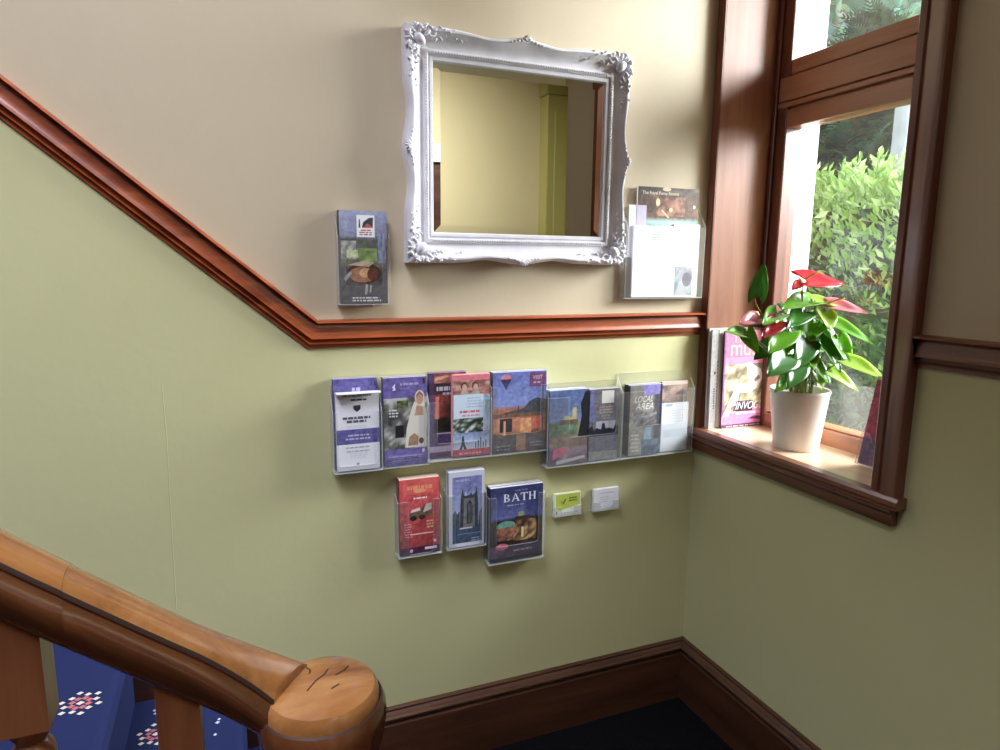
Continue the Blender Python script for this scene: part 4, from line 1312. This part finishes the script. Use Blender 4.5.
holder('clear holder with the church tower leaflets, middle of the lower row', -0.808, -0.697, 0.630, 0.800, 0.034, 0.150, (0.2, 0.84), 0.05)
stack('leaflet', -0.802, -0.703, 0.635, 0.842, -0.004, -0.032, 7, a, 'silver edged leaflet with a grey church tower against blue sky',
      'copies behind the church tower leaflet', 'church tower leaflets', (206, 206, 224), (206, 206, 222), (222, 222, 236), (150, 150, 166), seed=12)

a = Art()
a.grid(0, 0, 1, 1, 14, 22, lambda u, v: (mixc((84, 94, 160), (42, 50, 104), (v - 0.6) * 2.5 + (0.4 if u > 0.7 else 0)) if v > 0.58 else mixc((34, 30, 30), (84, 58, 44), vnoise(u * 6, v * 8, 141)) if v > 0.22 else mixc((54, 46, 66), (132, 86, 120), vnoise(u * 7, v * 12, 142) * (1.2 - u))))
a.ell(0.30, 0.47, 0.19, 0.075, (96, 160, 140)); a.grid(0.12, 0.28, 0.46, 0.46, 8, 6, two((110, 66, 48), (176, 116, 84), 143, 6)); a.ell(0.58, 0.62, 0.06, 0.035, (150, 160, 110)); a.poly([(0.42, 0.54), (0.78, 0.54), (0.74, 0.59), (0.46, 0.59)], (60, 52, 44))
a.grid(0.46, 0.26, 0.88, 0.54, 8, 7, two((60, 42, 34), (168, 122, 66), 144, 6, (222, 186, 116))); a.rect(0.585, 0.30, 0.63, 0.44, (236, 214, 150)); a.ell(0.22, 0.20, 0.12, 0.045, (196, 84, 110)); a.rect(0, 0, 1, 0.05, (40, 36, 48))


def serif_word(a, c):
    """B A T H in a serifed titling face"""
    v0, v1 = 0.80, 0.905
    h = v1 - v0

    X = lambda u: 0.25 + (u - 0.27) * 0.90
    def bar(u0, u1, f0, f1):
        u0, u1 = X(u0), X(u1)
        a.rect(u0, v0 + h * f0, u1, v0 + h * f1, c)
    def stem(u, wd):
        bar(u, u + wd, 0, 1); bar(u - 0.012, u + wd + 0.012, 0, 0.07); bar(u - 0.012, u + wd + 0.012, 0.93, 1)
    def bowl(u, f0, f1, r):
        n = 10
        mid, ry = (f0 + f1) / 2, (f1 - f0) / 2
        for k in range(n):
            a0, a1 = -math.pi / 2 + math.pi * k / n, -math.pi / 2 + math.pi * (k + 1) / n
            P = lambda an, s, t: (X(u) + r * 0.9 * s * math.cos(an), v0 + h * (mid + ry * t * math.sin(an)))
            a.poly([P(a0, 1, 1), P(a1, 1, 1), P(a1, 0.62, 0.80), P(a0, 0.62, 0.80)], c)
    stem(0.27, 0.035); bowl(0.30, 0.52, 1.0, 0.075); bowl(0.30, 0.0, 0.53, 0.09)
    a.poly([(X(0.435), v0), (X(0.455), v0), (X(0.505), v1 - 0.01), (X(0.50), v1)], c); a.poly([(X(0.555), v0), (X(0.592), v0), (X(0.515), v1), (X(0.495), v1)], c)
    bar(0.46, 0.565, 0.30, 0.38); bar(0.425, 0.468, 0, 0.06); bar(0.54, 0.605, 0, 0.06)
    stem(0.675, 0.033); bar(0.615, 0.77, 0.92, 1); bar(0.615, 0.628, 0.76, 1); bar(0.757, 0.77, 0.76, 1)
    stem(0.80, 0.033); stem(0.90, 0.033); bar(0.80, 0.92, 0.46, 0.54)


serif_word(a, (232, 234, 246))
a.lines(0.26, 0.70, 0.745, 0.765, 1, (160, 168, 214), 145, 0.7); a.lines(0.45, 0.72, 0.935, 0.955, 1, (120, 132, 190), 146, 0.7); a.lines(0.4, 0.8, 0.12, 0.17, 1, (150, 136, 156), 147, 0.5)
holder('clear holder with the BATH guides, right end of the lower row', -0.692, -0.5255, 0.570, 0.770, 0.038, 0.19, (0.13, 0.88), 0.26)
stack('guide_booklet', -0.686, -0.5315, 0.575, 0.786, -0.004, -0.036, 5, a, 'navy guide titled BATH with a lit domed building at night',
      'copies stacked behind the BATH guide', 'BATH guides', (52, 60, 110), (62, 66, 112), (226, 224, 232), (48, 44, 58), cat='guide', seed=13)

# business cards
a = Art()
LIM = (190, 206, 40)
a.rect(0, 0, 1, 1, (238, 240, 230)); a.poly([(0.03, 0.36), (0.20, 0.24), (0.97, 0.42), (0.97, 0.97), (0.03, 0.97)], LIM)
a.poly([(0.26, 0.50), (0.34, 0.50), (0.46, 0.74), (0.38, 0.74)], (112, 140, 20)); a.poly([(0.26, 0.50), (0.34, 0.50), (0.30, 0.66), (0.20, 0.68)], (150, 176, 30)); a.lines(0.50, 0.92, 0.62, 0.86, 2, (84, 112, 16), 151, 0.5); a.rect(0.06, 0.06, 0.09, 0.22, (52, 56, 80)); a.lines(0.14, 0.94, 0.08, 0.20, 1, (176, 184, 206), 152, 0.5)
holder('small clear card holder with the lime green cards', -0.486, -0.398, 0.671, 0.728, 0.016, 0.028, (0.25, 0.75), 0.3, 'card_holder', 'small card holders', 'card holder', 0)
stack('business_card', -0.483, -0.401, 0.673, 0.738, -0.003, -0.0145, 7, a, 'lime green and white business card on the green wall', 'copies behind the lime green card', 'lime green cards', (238, 240, 230), None, (232, 240, 190), cat='business card', jit=0.0006, seed=14)
a = Art()
a.lines(0.18, 0.88, 0.78, 0.90, 1, (190, 190, 214), 161, 0.35); a.lines(0.22, 0.60, 0.38, 0.70, 3, (196, 196, 218), 162, 0.3); a.lines(0.1, 0.9, 0.12, 0.2, 1, (206, 206, 216), 163, 0.3)
holder('small clear card holder with the white cards', -0.360, -0.270, 0.671, 0.728, 0.016, 0.028, (0.25, 0.75), 0.3, 'card_holder', 'small card holders', 'card holder', 0)
stack('business_card', -0.357, -0.274, 0.673, 0.736, -0.003, -0.0145, 7, a, 'plain white business card right of the lime green one', 'copies behind the plain white card', 'white cards', (236, 236, 246), None, (240, 240, 240), cat='business card', jit=0.0006, seed=15)

# ------------------------------------------------------------------ on the window sill
SZ = 0.8968


def magazine(label, base, wd, ht, th, art, cover, pages, spine, yaw, lean):
    o = sheet('magazine', base[0] - wd / 2, base[0] + wd / 2, base[2], base[2] + ht, base[1], th, art, cover, pages, spine, base=base)
    o.rotation_euler = (lean, 0, yaw)
    return tag(o, label, 'magazine')


a = Art()
PK = (238, 116, 188)
a.rect(0, 0, 1, 1, PK); a.rect(0, 0.73, 1, 1, (224, 92, 146)); a.rect(0, 0.0, 0.03, 1, (150, 90, 150))
a.text('THE', 0.14, 0.885, 0.52, 0.965, (246, 176, 130)); a.text('mus', 0.12, 0.745, 0.62, 0.86, (250, 170, 140)); a.text('ic', 0.66, 0.745, 0.9, 0.86, (250, 170, 140))
a.grid(0.03, 0.16, 1, 0.66, 18, 14, two((112, 100, 78), (190, 178, 140), 171, 8, (214, 204, 176)))
a.poly([(0.0, 0.04), (1, 0.08), (1, 0.24), (0.75, 0.22), (0.3, 0.14), (0.0, 0.12)], PK)
WH = (240, 226, 244)
a.poly([(u_ * 0.88, v_) for u_, v_ in [(0.02, 0.12), (0.14, 0.12), (0.20, 0.22), (0.32, 0.24), (0.36, 0.36), (0.62, 0.36), (0.78, 0.44), (0.86, 0.52), (0.80, 0.60), (0.66, 0.64), (0.56, 0.68), (0.46, 0.66), (0.52, 0.60), (0.50, 0.54), (0.56, 0.50),
        (0.50, 0.44), (0.38, 0.46), (0.28, 0.44), (0.22, 0.36), (0.12, 0.24)]], WH)
a.poly([(0.20, 0.17), (0.44, 0.17), (0.42, 0.24), (0.24, 0.22)], (92, 58, 96)); a.poly([(0.60, 0.46), (0.70, 0.50), (0.68, 0.54), (0.58, 0.50)], (140, 120, 110))
a.rect(0.26, 0.165, 0.58, 0.275, (66, 40, 66)); a.text('INVOGUE', 0.27, 0.185, 0.86, 0.265, (246, 240, 246), 0.03); a.lines(0.24, 0.85, 0.135, 0.165, 1, (244, 214, 236), 172, 0.7)
a.rect(0, 0.0, 1, 0.035, (92, 56, 84)); a.lines(0.06, 0.95, 0.008, 0.028, 1, (214, 190, 206), 173, 0.6); a.poly([(0.5, 0.08), (1, 0.05), (1, 0.085), (0.6, 0.11)], (96, 52, 84))
magazine('pink magazine with a white figure on the cover, leaning on the sill', (0.142, -0.066, SZ), 0.200, 0.292, 0.006, a, PK, (232, 226, 226), (92, 62, 96), 0.0, -0.025)
a = Art()
a.rect(0.0, 0, 0.10, 1, (172, 170, 172)); a.rect(0.105, 0.0, 0.14, 1, (150, 146, 150)); a.lines(0.06, 0.085, 0.20, 0.42, 9, (70, 68, 72), 174, 0.6); a.lines(0.11, 0.13, 0.3, 0.7, 11, (84, 80, 90), 175, 0.6); a.rect(0.06, 0.55, 0.09, 0.58, (60, 56, 66))
magazine('grey-white magazine showing its spine behind the pink one', (0.104, -0.0555, SZ), 0.200, 0.298, 0.006, a, (214, 208, 212), (240, 238, 236), (196, 192, 192), 0.0, -0.025)
magazine('white magazine at the back against the window lining', (0.100, -0.0455, SZ), 0.196, 0.300, 0.006, None, (236, 232, 230), (244, 242, 240), (206, 204, 204), 0.0, -0.025)

# flyer stand at the right end of the sill
fs = thing('leaflet_stand', (0.118, -0.537, SZ), 'clear sloping leaflet stand at the right end of the sill', 'leaflet stand')
fs.rotation_euler = (-0.19, 0, -math.pi / 2)
o = Vector(fs.location)
m = MB()
m.prism([(o.x - 0.055, o.z + 0.004), (o.x + 0.055, o.z + 0.004), (o.x + 0.055, o.z + 0.20), (o.x - 0.055, o.z + 0.20)], 'y', o.y + 0.012, o.y + 0.014, 0, side_mi=1)
m.build('back_plate', ['acrylic', 'acrylic_edge'], fs)
m = MB()
pf = [(-0.055, 0.004), (0.055, 0.004), (0.055, 0.085), (0.045, 0.085), (0.030, 0.078), (0.022, 0.062), (0.012, 0.052), (-0.012, 0.052), (-0.022, 0.062), (-0.030, 0.078), (-0.045, 0.085), (-0.055, 0.085)]
m.prism([(o.x + x, o.z + z) for x, z in pf], 'y', o.y - 0.020, o.y - 0.018, 0, side_mi=1)
m.box(o.x - 0.055, o.x + 0.055, o.y - 0.020, o.y + 0.014, o.z + 0.002, o.z + 0.005, 1)
for xs in (-0.055, 0.0534):
    m.prism([(o.y - 0.018, o.z + 0.004), (o.y + 0.012, o.z + 0.004), (o.y + 0.012, o.z + 0.19), (o.y - 0.018, o.z + 0.085)], 'x', o.x + xs, o.x + xs + 0.0016, 0, side_mi=1)
m.build('front_pocket', ['acrylic', 'acrylic_edge'], fs)
a = Art()
a.rect(0, 0, 1, 1, (190, 34, 108)); a.rect(0, 0.965, 1, 1, (240, 214, 226)); a.rect(0, 0, 1, 0.30, (118, 84, 138)); a.lines(0.2, 0.9, 0.6, 0.9, 6, (236, 190, 214), 181, 0.35)
fl = sheet('leaflet', o.x - 0.050, o.x + 0.050, o.z + 0.0055, o.z + 0.2215, o.y - 0.016, 0.018, a, (190, 34, 108), (240, 236, 240), (150, 30, 90), base=tuple(o))
fl.rotation_euler = fs.rotation_euler
tag(fl, 'magenta flyer in the stand at the right end of the sill', 'flyer')

# ------------------------------------------------------------------ anthurium
PC = Vector((0.095, -0.300, SZ))
pl = thing('potted_anthurium', PC, 'red anthurium in a white pot on the window sill', 'pot plant')
m = MB()
m.lathe([(0.050, 0.0), (0.0565, 0.0), (0.058, 0.003), (0.0605, 0.03), (0.0735, 0.148), (0.0755, 0.152), (0.0760, 0.158), (0.0748, 0.161), (0.0715, 0.160), (0.0700, 0.152), (0.0685, 0.135)], PC, 48)
m.build('flower_pot', 'ceramic', pl, smooth=35)
m = MB()
for i in range(1):
    rings = []
    for k in range(6):
        r = 0.0685 * (1 - k / 6)
        rings.append(m.add([(PC.x + r * math.cos(2 * math.pi * j / 20), PC.y + r * math.sin(2 * math.pi * j / 20),
                             PC.z + 0.136 + (0.006 * vnoise(j * 1.3, k * 1.7, 5) if k else 0)) for j in range(20)]))
    for r0, r1 in zip(rings, rings[1:]):
        for j in range(20):
            m.face([r0 + j, r0 + (j + 1) % 20, r1 + (j + 1) % 20, r1 + j])
    m.face([rings[-1] + j for j in range(20)])
m.build('potting_soil', 'soil', pl, smooth=60)


def blade(P, T, Wd, N, fold=0.25, droop=0.10, lobe=0.22, pinch=1.0):
    """heart-shaped leaf from stalk point P to tip T"""
    P, T, N = Vector(P), Vector(T), Vector(N)
    ax = T - P
    L = ax.length
    ax.normalize()
    sd = ax.cross(N).normalized()
    up = sd.cross(ax).normalized()
    m = MB()
    NR, NC = 12, 9
    rows = []
    for i in range(NR + 1):
        s = i / NR
        hw = Wd / 2 * (max(0.0, math.sin(math.pi * min(1.0, (s * 0.86 + 0.14)) ** 0.72)) ** 0.8) * (1 - 0.25 * s * s) * pinch
        row = []
        for j in range(NC):
            a = (j / (NC - 1)) * 2 - 1
            y = L * s - lobe * L * (abs(a) ** 1.3) * (1 - s) ** 2.5 + 0.05 * L * (1 - abs(a)) * (1 - s) ** 6
            x = a * hw
            z = fold * abs(a) ** 1.4 * hw - droop * L * s * s - 0.12 * hw * (1 - abs(a)) * (1 - s) + 0.0012 * math.sin(9 * s + 5 * abs(a))
            row.append(P + ax * y + sd * x + up * z)
        rows.append(m.add(row))
    for r0, r1 in zip(rows, rows[1:]):
        for j in range(NC - 1):
            m.face([r0 + j, r0 + j + 1, r1 + j + 1, r1 + j])
    return m


LEAVES = [
    ('D', (-0.074, -0.300, 1.302), (-0.050, -0.290, 1.387), 0.046, (-0.75, -0.6, 0.2)),
    ('G', (0.114, -0.300, 1.290), (-0.020, -0.340, 1.288), 0.075, (-0.2, -0.45, 0.85)),
    ('Y', (0.121, -0.290, 1.292), (0.195, -0.335, 1.282), 0.070, (0, -0.35, 0.9)),
    ('D', (0.076, -0.310, 1.265), (-0.020, -0.365, 1.234), 0.062, (-0.5, -0.7, 0.45)),
    ('G', (-0.008, -0.310, 1.261), (-0.090, -0.345, 1.239), 0.055, (-0.3, -0.6, 0.7)),
    ('G', (-0.110, -0.310, 1.211), (-0.186, -0.320, 1.224), 0.045, (0, -0.6, 0.8)),
    ('G', (-0.102, -0.300, 1.217), (-0.086, -0.330, 1.162), 0.040, (-0.75, -0.6, 0.1)),
    ('G', (0.003, -0.330, 1.220), (-0.094, -0.380, 1.176), 0.074, (-0.4, -0.75, 0.5)),
    ('D', (-0.008, -0.350, 1.161), (-0.100, -0.390, 1.122), 0.080, (-0.35, -0.8, 0.45)),
    ('D', (0.115, -0.330, 1.200), (0.152, -0.380, 1.112), 0.088, (0.15, -0.8, 0.55)),
    ('G', (0.150, -0.310, 1.243), (0.195, -0.428, 1.203), 0.064, (-0.1, -0.55, 0.8)),
    ('Y', (0.160, -0.383, 1.143), (0.195, -0.469, 1.112), 0.060, (-0.1, -0.7, 0.65)),
    ('D', (0.069, -0.340, 1.193), (-0.006, -0.380, 1.130), 0.068, (-0.2, -0.85, 0.45)),
    ('G', (0.075, -0.350, 1.137), (0.128, -0.375, 1.085), 0.056, (0.2, -0.8, 0.5)),
    ('G', (0.138, -0.300, 1.240), (0.035, -0.350, 1.193), 0.066, (-0.3, -0.7, 0.6)),
    ('Y', (0.143, -0.310, 1.222), (0.180, -0.350, 1.165), 0.060, (0.2, -0.7, 0.65)),
    ('D', (0.025, -0.360, 1.133), (-0.041, -0.390, 1.082), 0.058, (-0.3, -0.85, 0.4)),
    ('G', (0.165, -0.340, 1.197), (0.190, -0.380, 1.120), 0.056, (-0.1, -0.85, 0.4)),
    ('D', (0.111, -0.260, 1.197), (0.069, -0.240, 1.262), 0.060, (-0.3, -0.6, 0.7)),
    ('G', (0.160, -0.290, 1.159), (0.195, -0.373, 1.181), 0.060, (-0.1, -0.5, 0.8)),
    ('D', (0.029, -0.270, 1.181), (-0.048, -0.280, 1.143), 0.060, (-0.5, -0.7, 0.45)),
    ('D', (0.141, -0.240, 1.207), (0.185, -0.227, 1.255), 0.060, (-0.1, -0.6, 0.75)),
    ('Y', (0.150, -0.340, 1.110), (0.190, -0.405, 1.072), 0.048, (-0.1, -0.7, 0.65)),
    ('G', (0.060, -0.280, 1.150), (0.000, -0.300, 1.098), 0.052, (-0.4, -0.8, 0.4)),
    ('D', (0.100, -0.300, 1.165), (0.075, -0.345, 1.105), 0.060, (-0.2, -0.9, 0.3)),
    ('G', (0.130, -0.280, 1.150), (0.160, -0.320, 1.095), 0.056, (0.0, -0.9, 0.4)),
    ('Y', (0.085, -0.330, 1.160), (0.040, -0.372, 1.110), 0.052, (-0.2, -0.85, 0.4)),
    ('G', (0.050, -0.300, 1.205), (-0.020, -0.345, 1.165), 0.060, (-0.4, -0.75, 0.5)),
    ('G', (0.040, -0.320, 1.100), (-0.035, -0.350, 1.070), 0.048, (-0.3, -0.8, 0.5)),
    ('Y', (0.100, -0.340, 1.110), (0.085, -0.385, 1.070), 0.044, (0.0, -0.9, 0.4)),
    ('D', (0.120, -0.310, 1.120), (0.165, -0.345, 1.075), 0.050, (0.1, -0.9, 0.4)),
    ('G', (0.060, -0.270, 1.250), (0.010, -0.290, 1.285), 0.056, (-0.4, -0.6, 0.7)),
    ('Y', (0.125, -0.330, 1.265), (0.100, -0.380, 1.225), 0.058, (-0.1, -0.7, 0.7)),
]
LM = {'D': 'leafD', 'G': 'leafG', 'Y': 'leafY'}
prn = random.Random(4)


def stalk(P, T, mat, name, r=0.0019):
    a = prn.random() * 6.28
    s0 = Vector((PC.x + 0.034 * math.cos(a) * prn.random() + 0.25 * (P[0] - PC.x) * 0.5, PC.y + 0.03 * math.sin(a) * prn.random(), PC.z + 0.134))
    s0.x = max(PC.x - 0.05, min(PC.x + 0.05, s0.x))
    P = Vector(P)
    d = (Vector(T) - P).normalized()
    mid = s0.lerp(P, 0.55) + Vector((0, 0, 0.012 + 0.03 * prn.random()))
    pre = P - d * 0.012 + Vector((0, 0, -0.006))
    m = MB()
    m.tube(smooth_path([s0, s0.lerp(mid, 0.5) + Vector((0, 0, 0.012)), mid, pre, P + d * 0.004], 5), r, 6)
    return m.build(name, mat, pl, smooth=60)


for k, (mt, P, T, Wd, N) in enumerate(LEAVES):
    o = blade(P, T, Wd, N, 0.10 + 0.25 * prn.random(), 0.05 + 0.12 * prn.random()).build('leaf', LM[mt], pl, smooth=70, recalc=False)
    s = o.modifiers.new('leaf_thickness', 'SOLIDIFY'); s.thickness = 0.0006
    stalk(P, T, 'stemG' if k % 3 else 'stemB', 'leaf_stalk')
SPATHES = [
    ('red', (0.075, -0.305, 1.345), (0.190, -0.330, 1.341), 0.082, (-0.15, -0.50, 0.80), 'red spathe'),
    ('pinkish', (0.150, -0.315, 1.283), (0.195, -0.400, 1.268), 0.066, (-0.05, -0.6, 0.75), 'pale pink spathe'),
    ('pinkish', (-0.063, -0.300, 1.249), (-0.132, -0.310, 1.241), 0.050, (-0.1, -0.6, 0.75), 'pale pink spathe'),
    ('darkred', (-0.029, -0.330, 1.243), (-0.103, -0.360, 1.208), 0.052, (-0.5, -0.75, 0.4), 'dark red spathe'),
    ('red', (0.068, -0.300, 1.338), (0.020, -0.320, 1.322), 0.030, (-0.3, -0.5, 0.8), 'small red spathe'),
]
for mt, P, T, Wd, N, lb in SPATHES:
    o = blade(P, T, Wd, N, 0.16, 0.06, 0.26).build('spathe', mt, pl, smooth=70, recalc=False)
    o['label'] = lb
    s = o.modifiers.new('leaf_thickness', 'SOLIDIFY'); s.thickness = 0.0008
    P_, T_, N_ = Vector(P), Vector(T), Vector(N).normalized()
    d = (T_ - P_).normalized()
    m = MB()
    m.tube(smooth_path([P_, P_ + d * 0.006 + N_ * 0.008, P_ + d * 0.016 + N_ * 0.018, P_ + d * 0.028 + N_ * 0.026], 5), [0.0032] * 4 + [0.003] * 9 + [0.0022] * 2 + [0.0012], 8)
    m.build('spadix', 'spadix', o, smooth=60)
    stalk(P, T, 'stemB', 'flower_stalk', 0.0016)

# ------------------------------------------------------------------ the garden
m = MB()
m.box(XO, 9.0, -3.0, 9.0, -0.5, -0.35)
tag(m.build('ground', 'grass'), 'garden lawn outside the window', 'lawn', kind='structure')


def leafcloud(spots, rng, cols, L0, L1, wr, up, out, jitter, mb):
    """pointed folded leaves; spots: (point, outward normal)"""
    for p, n, cc in spots:
        d = (n * out + Vector((0, 0, up)) + Vector((rng.gauss(0, jitter), rng.gauss(0, jitter), rng.gauss(0, jitter)))).normalized()
        L = L0 + (L1 - L0) * rng.random()
        sd = d.cross(Vector((rng.gauss(0, 1), rng.gauss(0, 1), rng.gauss(0, 1)))).normalized()
        nn = sd.cross(d)
        wd = L * wr
        c0 = cc if cc else cols[rng.randrange(len(cols))]
        f = 0.82 + 0.36 * rng.random()
        c = tuple(x * f for x in lin(c0))
        b = mb.add([p, p + d * L * 0.45 + sd * wd + nn * wd * 0.35, p + d * L, p + d * L * 0.45 - sd * wd + nn * wd * 0.35])
        mb.face([b, b + 1, b + 2], 0, c)
        mb.face([b, b + 2, b + 3], 0, c)


hr = random.Random(21)
hd = thing('garden_hedge', (2.2, 0.9, -0.35), 'leafy light green hedge just outside the window', 'hedge')
HX, HT = 1.62, 1.84
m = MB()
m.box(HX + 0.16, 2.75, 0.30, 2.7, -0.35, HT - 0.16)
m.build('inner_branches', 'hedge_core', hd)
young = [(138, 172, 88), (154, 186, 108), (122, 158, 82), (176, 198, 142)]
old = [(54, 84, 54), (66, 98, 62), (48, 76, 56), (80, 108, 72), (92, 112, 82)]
spots = []
for k in range(9500):
    y = 0.15 + 2.4 * hr.random()
    if hr.random() < 0.78:
        z = -0.2 + (HT + 0.15) * hr.random() ** 0.8
        bul = 0.10 * vnoise(y * 3.1, z * 3.1, 3) + 0.05 * vnoise(y * 9, z * 9, 4)
        p = Vector((HX + 0.10 - bul + 0.10 * hr.random() ** 2, y, z))
        n = Vector((-1, -0.2, 0.2))
    else:
        bul = 0.10 * vnoise(y * 3.1, 7.7, 3)
        p = Vector((HX + 0.05 + 1.0 * hr.random() ** 1.6, y, HT - 0.10 + bul - 0.08 * hr.random()))
        n = Vector((-0.2, 0, 1.0))
        z = p.z
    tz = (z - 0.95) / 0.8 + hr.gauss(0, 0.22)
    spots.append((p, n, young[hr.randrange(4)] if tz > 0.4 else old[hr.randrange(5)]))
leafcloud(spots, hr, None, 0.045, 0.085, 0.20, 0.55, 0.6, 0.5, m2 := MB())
sprig = []
for k in range(150):          # upright young shoots along the top
    y = 0.2 + 2.3 * hr.random()
    x = HX + 0.02 + 0.45 * hr.random()
    h = 0.06 + 0.10 * hr.random()
    b0_ = Vector((x, y, HT - 0.05))
    m2.tube([b0_, b0_ + Vector((hr.gauss(0, .01), hr.gauss(0, .01), h))], 0.003, 5)
    for c in range(len(m2.c) - 7, len(m2.c)):
        m2.c[c] = lin((120, 150, 80))
    for q in range(9):
        sprig.append((b0_ + Vector((0, 0, h * (q + 1) / 9)), Vector((math.cos(q * 2.4), math.sin(q * 2.4), 0.3)), young[hr.randrange(4)]))
leafcloud(sprig, hr, None, 0.04, 0.07, 0.19, 0.5, 0.7, 0.2, m2)
m2.build('foliage', 'hedge', hd, recalc=False)


def conifer(label, x, y, h, rad, z0, cols, n, seed, core='hedge_core'):
    r = random.Random(seed)
    t = thing('conifer_tree', (x, y, -0.35), label, 'tree', 'conifers behind the hedge')
    m = MB()
    m.tube([(x, y, -0.35), (x + 0.03, y, h * 0.5), (x, y, h)], [0.12, 0.08, 0.02], 10)
    m.build('trunk', 'bark', t, smooth=60)
    m = MB()
    for k in range(n):
        z = z0 + (h - z0) * (r.random() ** 1.25)
        rr = rad * (1 - ((z - z0) / (h - z0)) ** 1.6) * (0.70 + 0.34 * r.random())
        a = math.pi + r.gauss(0, 1.0)
        o = Vector((x + rr * math.cos(a), y + rr * math.sin(a), z))
        out = Vector((math.cos(a), math.sin(a), 0.45 + r.gauss(0, 0.3))).normalized()
        sd = out.cross(Vector((r.gauss(0, .5), r.gauss(0, .5), 1))).normalized()
        nn = sd.cross(out)
        S = 0.16 + 0.16 * r.random()
        base = tuple(v * (0.75 + 0.5 * r.random()) for v in lin(cols[r.randrange(len(cols))]))
        for q in range(9):                    # a flat feathery spray
            s = q / 8
            for sg in (-1, 1):
                p0 = o + out * S * s - nn * S * 0.35 * s * s
                dd = (out * 0.75 + sd * sg * (0.75 - 0.35 * s) - nn * 0.15).normalized()
                l = S * (0.52 - 0.36 * s)
                wv = sd * 0.012 + nn * 0.004
                b = m.add([p0 - wv, p0 + wv, p0 + dd * l + wv * 0.4, p0 + dd * l - wv * 0.4])
                m.face([b, b + 1, b + 2, b + 3], 0, tuple(v * (1 + 0.35 * s) for v in base))
    m.build('foliage', 'conifer', t, recalc=False)
    # dark inside of the crown
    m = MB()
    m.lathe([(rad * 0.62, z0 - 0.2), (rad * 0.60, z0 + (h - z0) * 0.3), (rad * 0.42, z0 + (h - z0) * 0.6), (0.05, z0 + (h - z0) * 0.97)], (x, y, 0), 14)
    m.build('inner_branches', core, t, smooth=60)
    return t


conifer('dark green conifer close behind the hedge', 4.15, 3.0, 3.5, 1.0, 0.4, [(64, 88, 64), (78, 100, 74), (92, 112, 88), (56, 78, 62)], 1500, 31)
conifer('tall pale blue-green conifer rising behind the dark one', 6.4, 5.2, 9.5, 1.75, 0.8, [(184, 210, 192), (204, 224, 208), (164, 194, 174), (218, 234, 222)], 5200, 32, 'conifer_core')
m = MB()
m.box(3.30 - 0.06, 3.30 + 0.06, 1.90, 2.02, -0.35, 2.75)
m.box(3.30 - 0.075, 3.30 + 0.075, 1.885, 2.035, 2.75, 2.80)
tag(m.build('garden_post', 'post', base=(3.30, 1.96, -0.35), bevel=0.01), 'pale grey post standing behind the hedge', 'post')
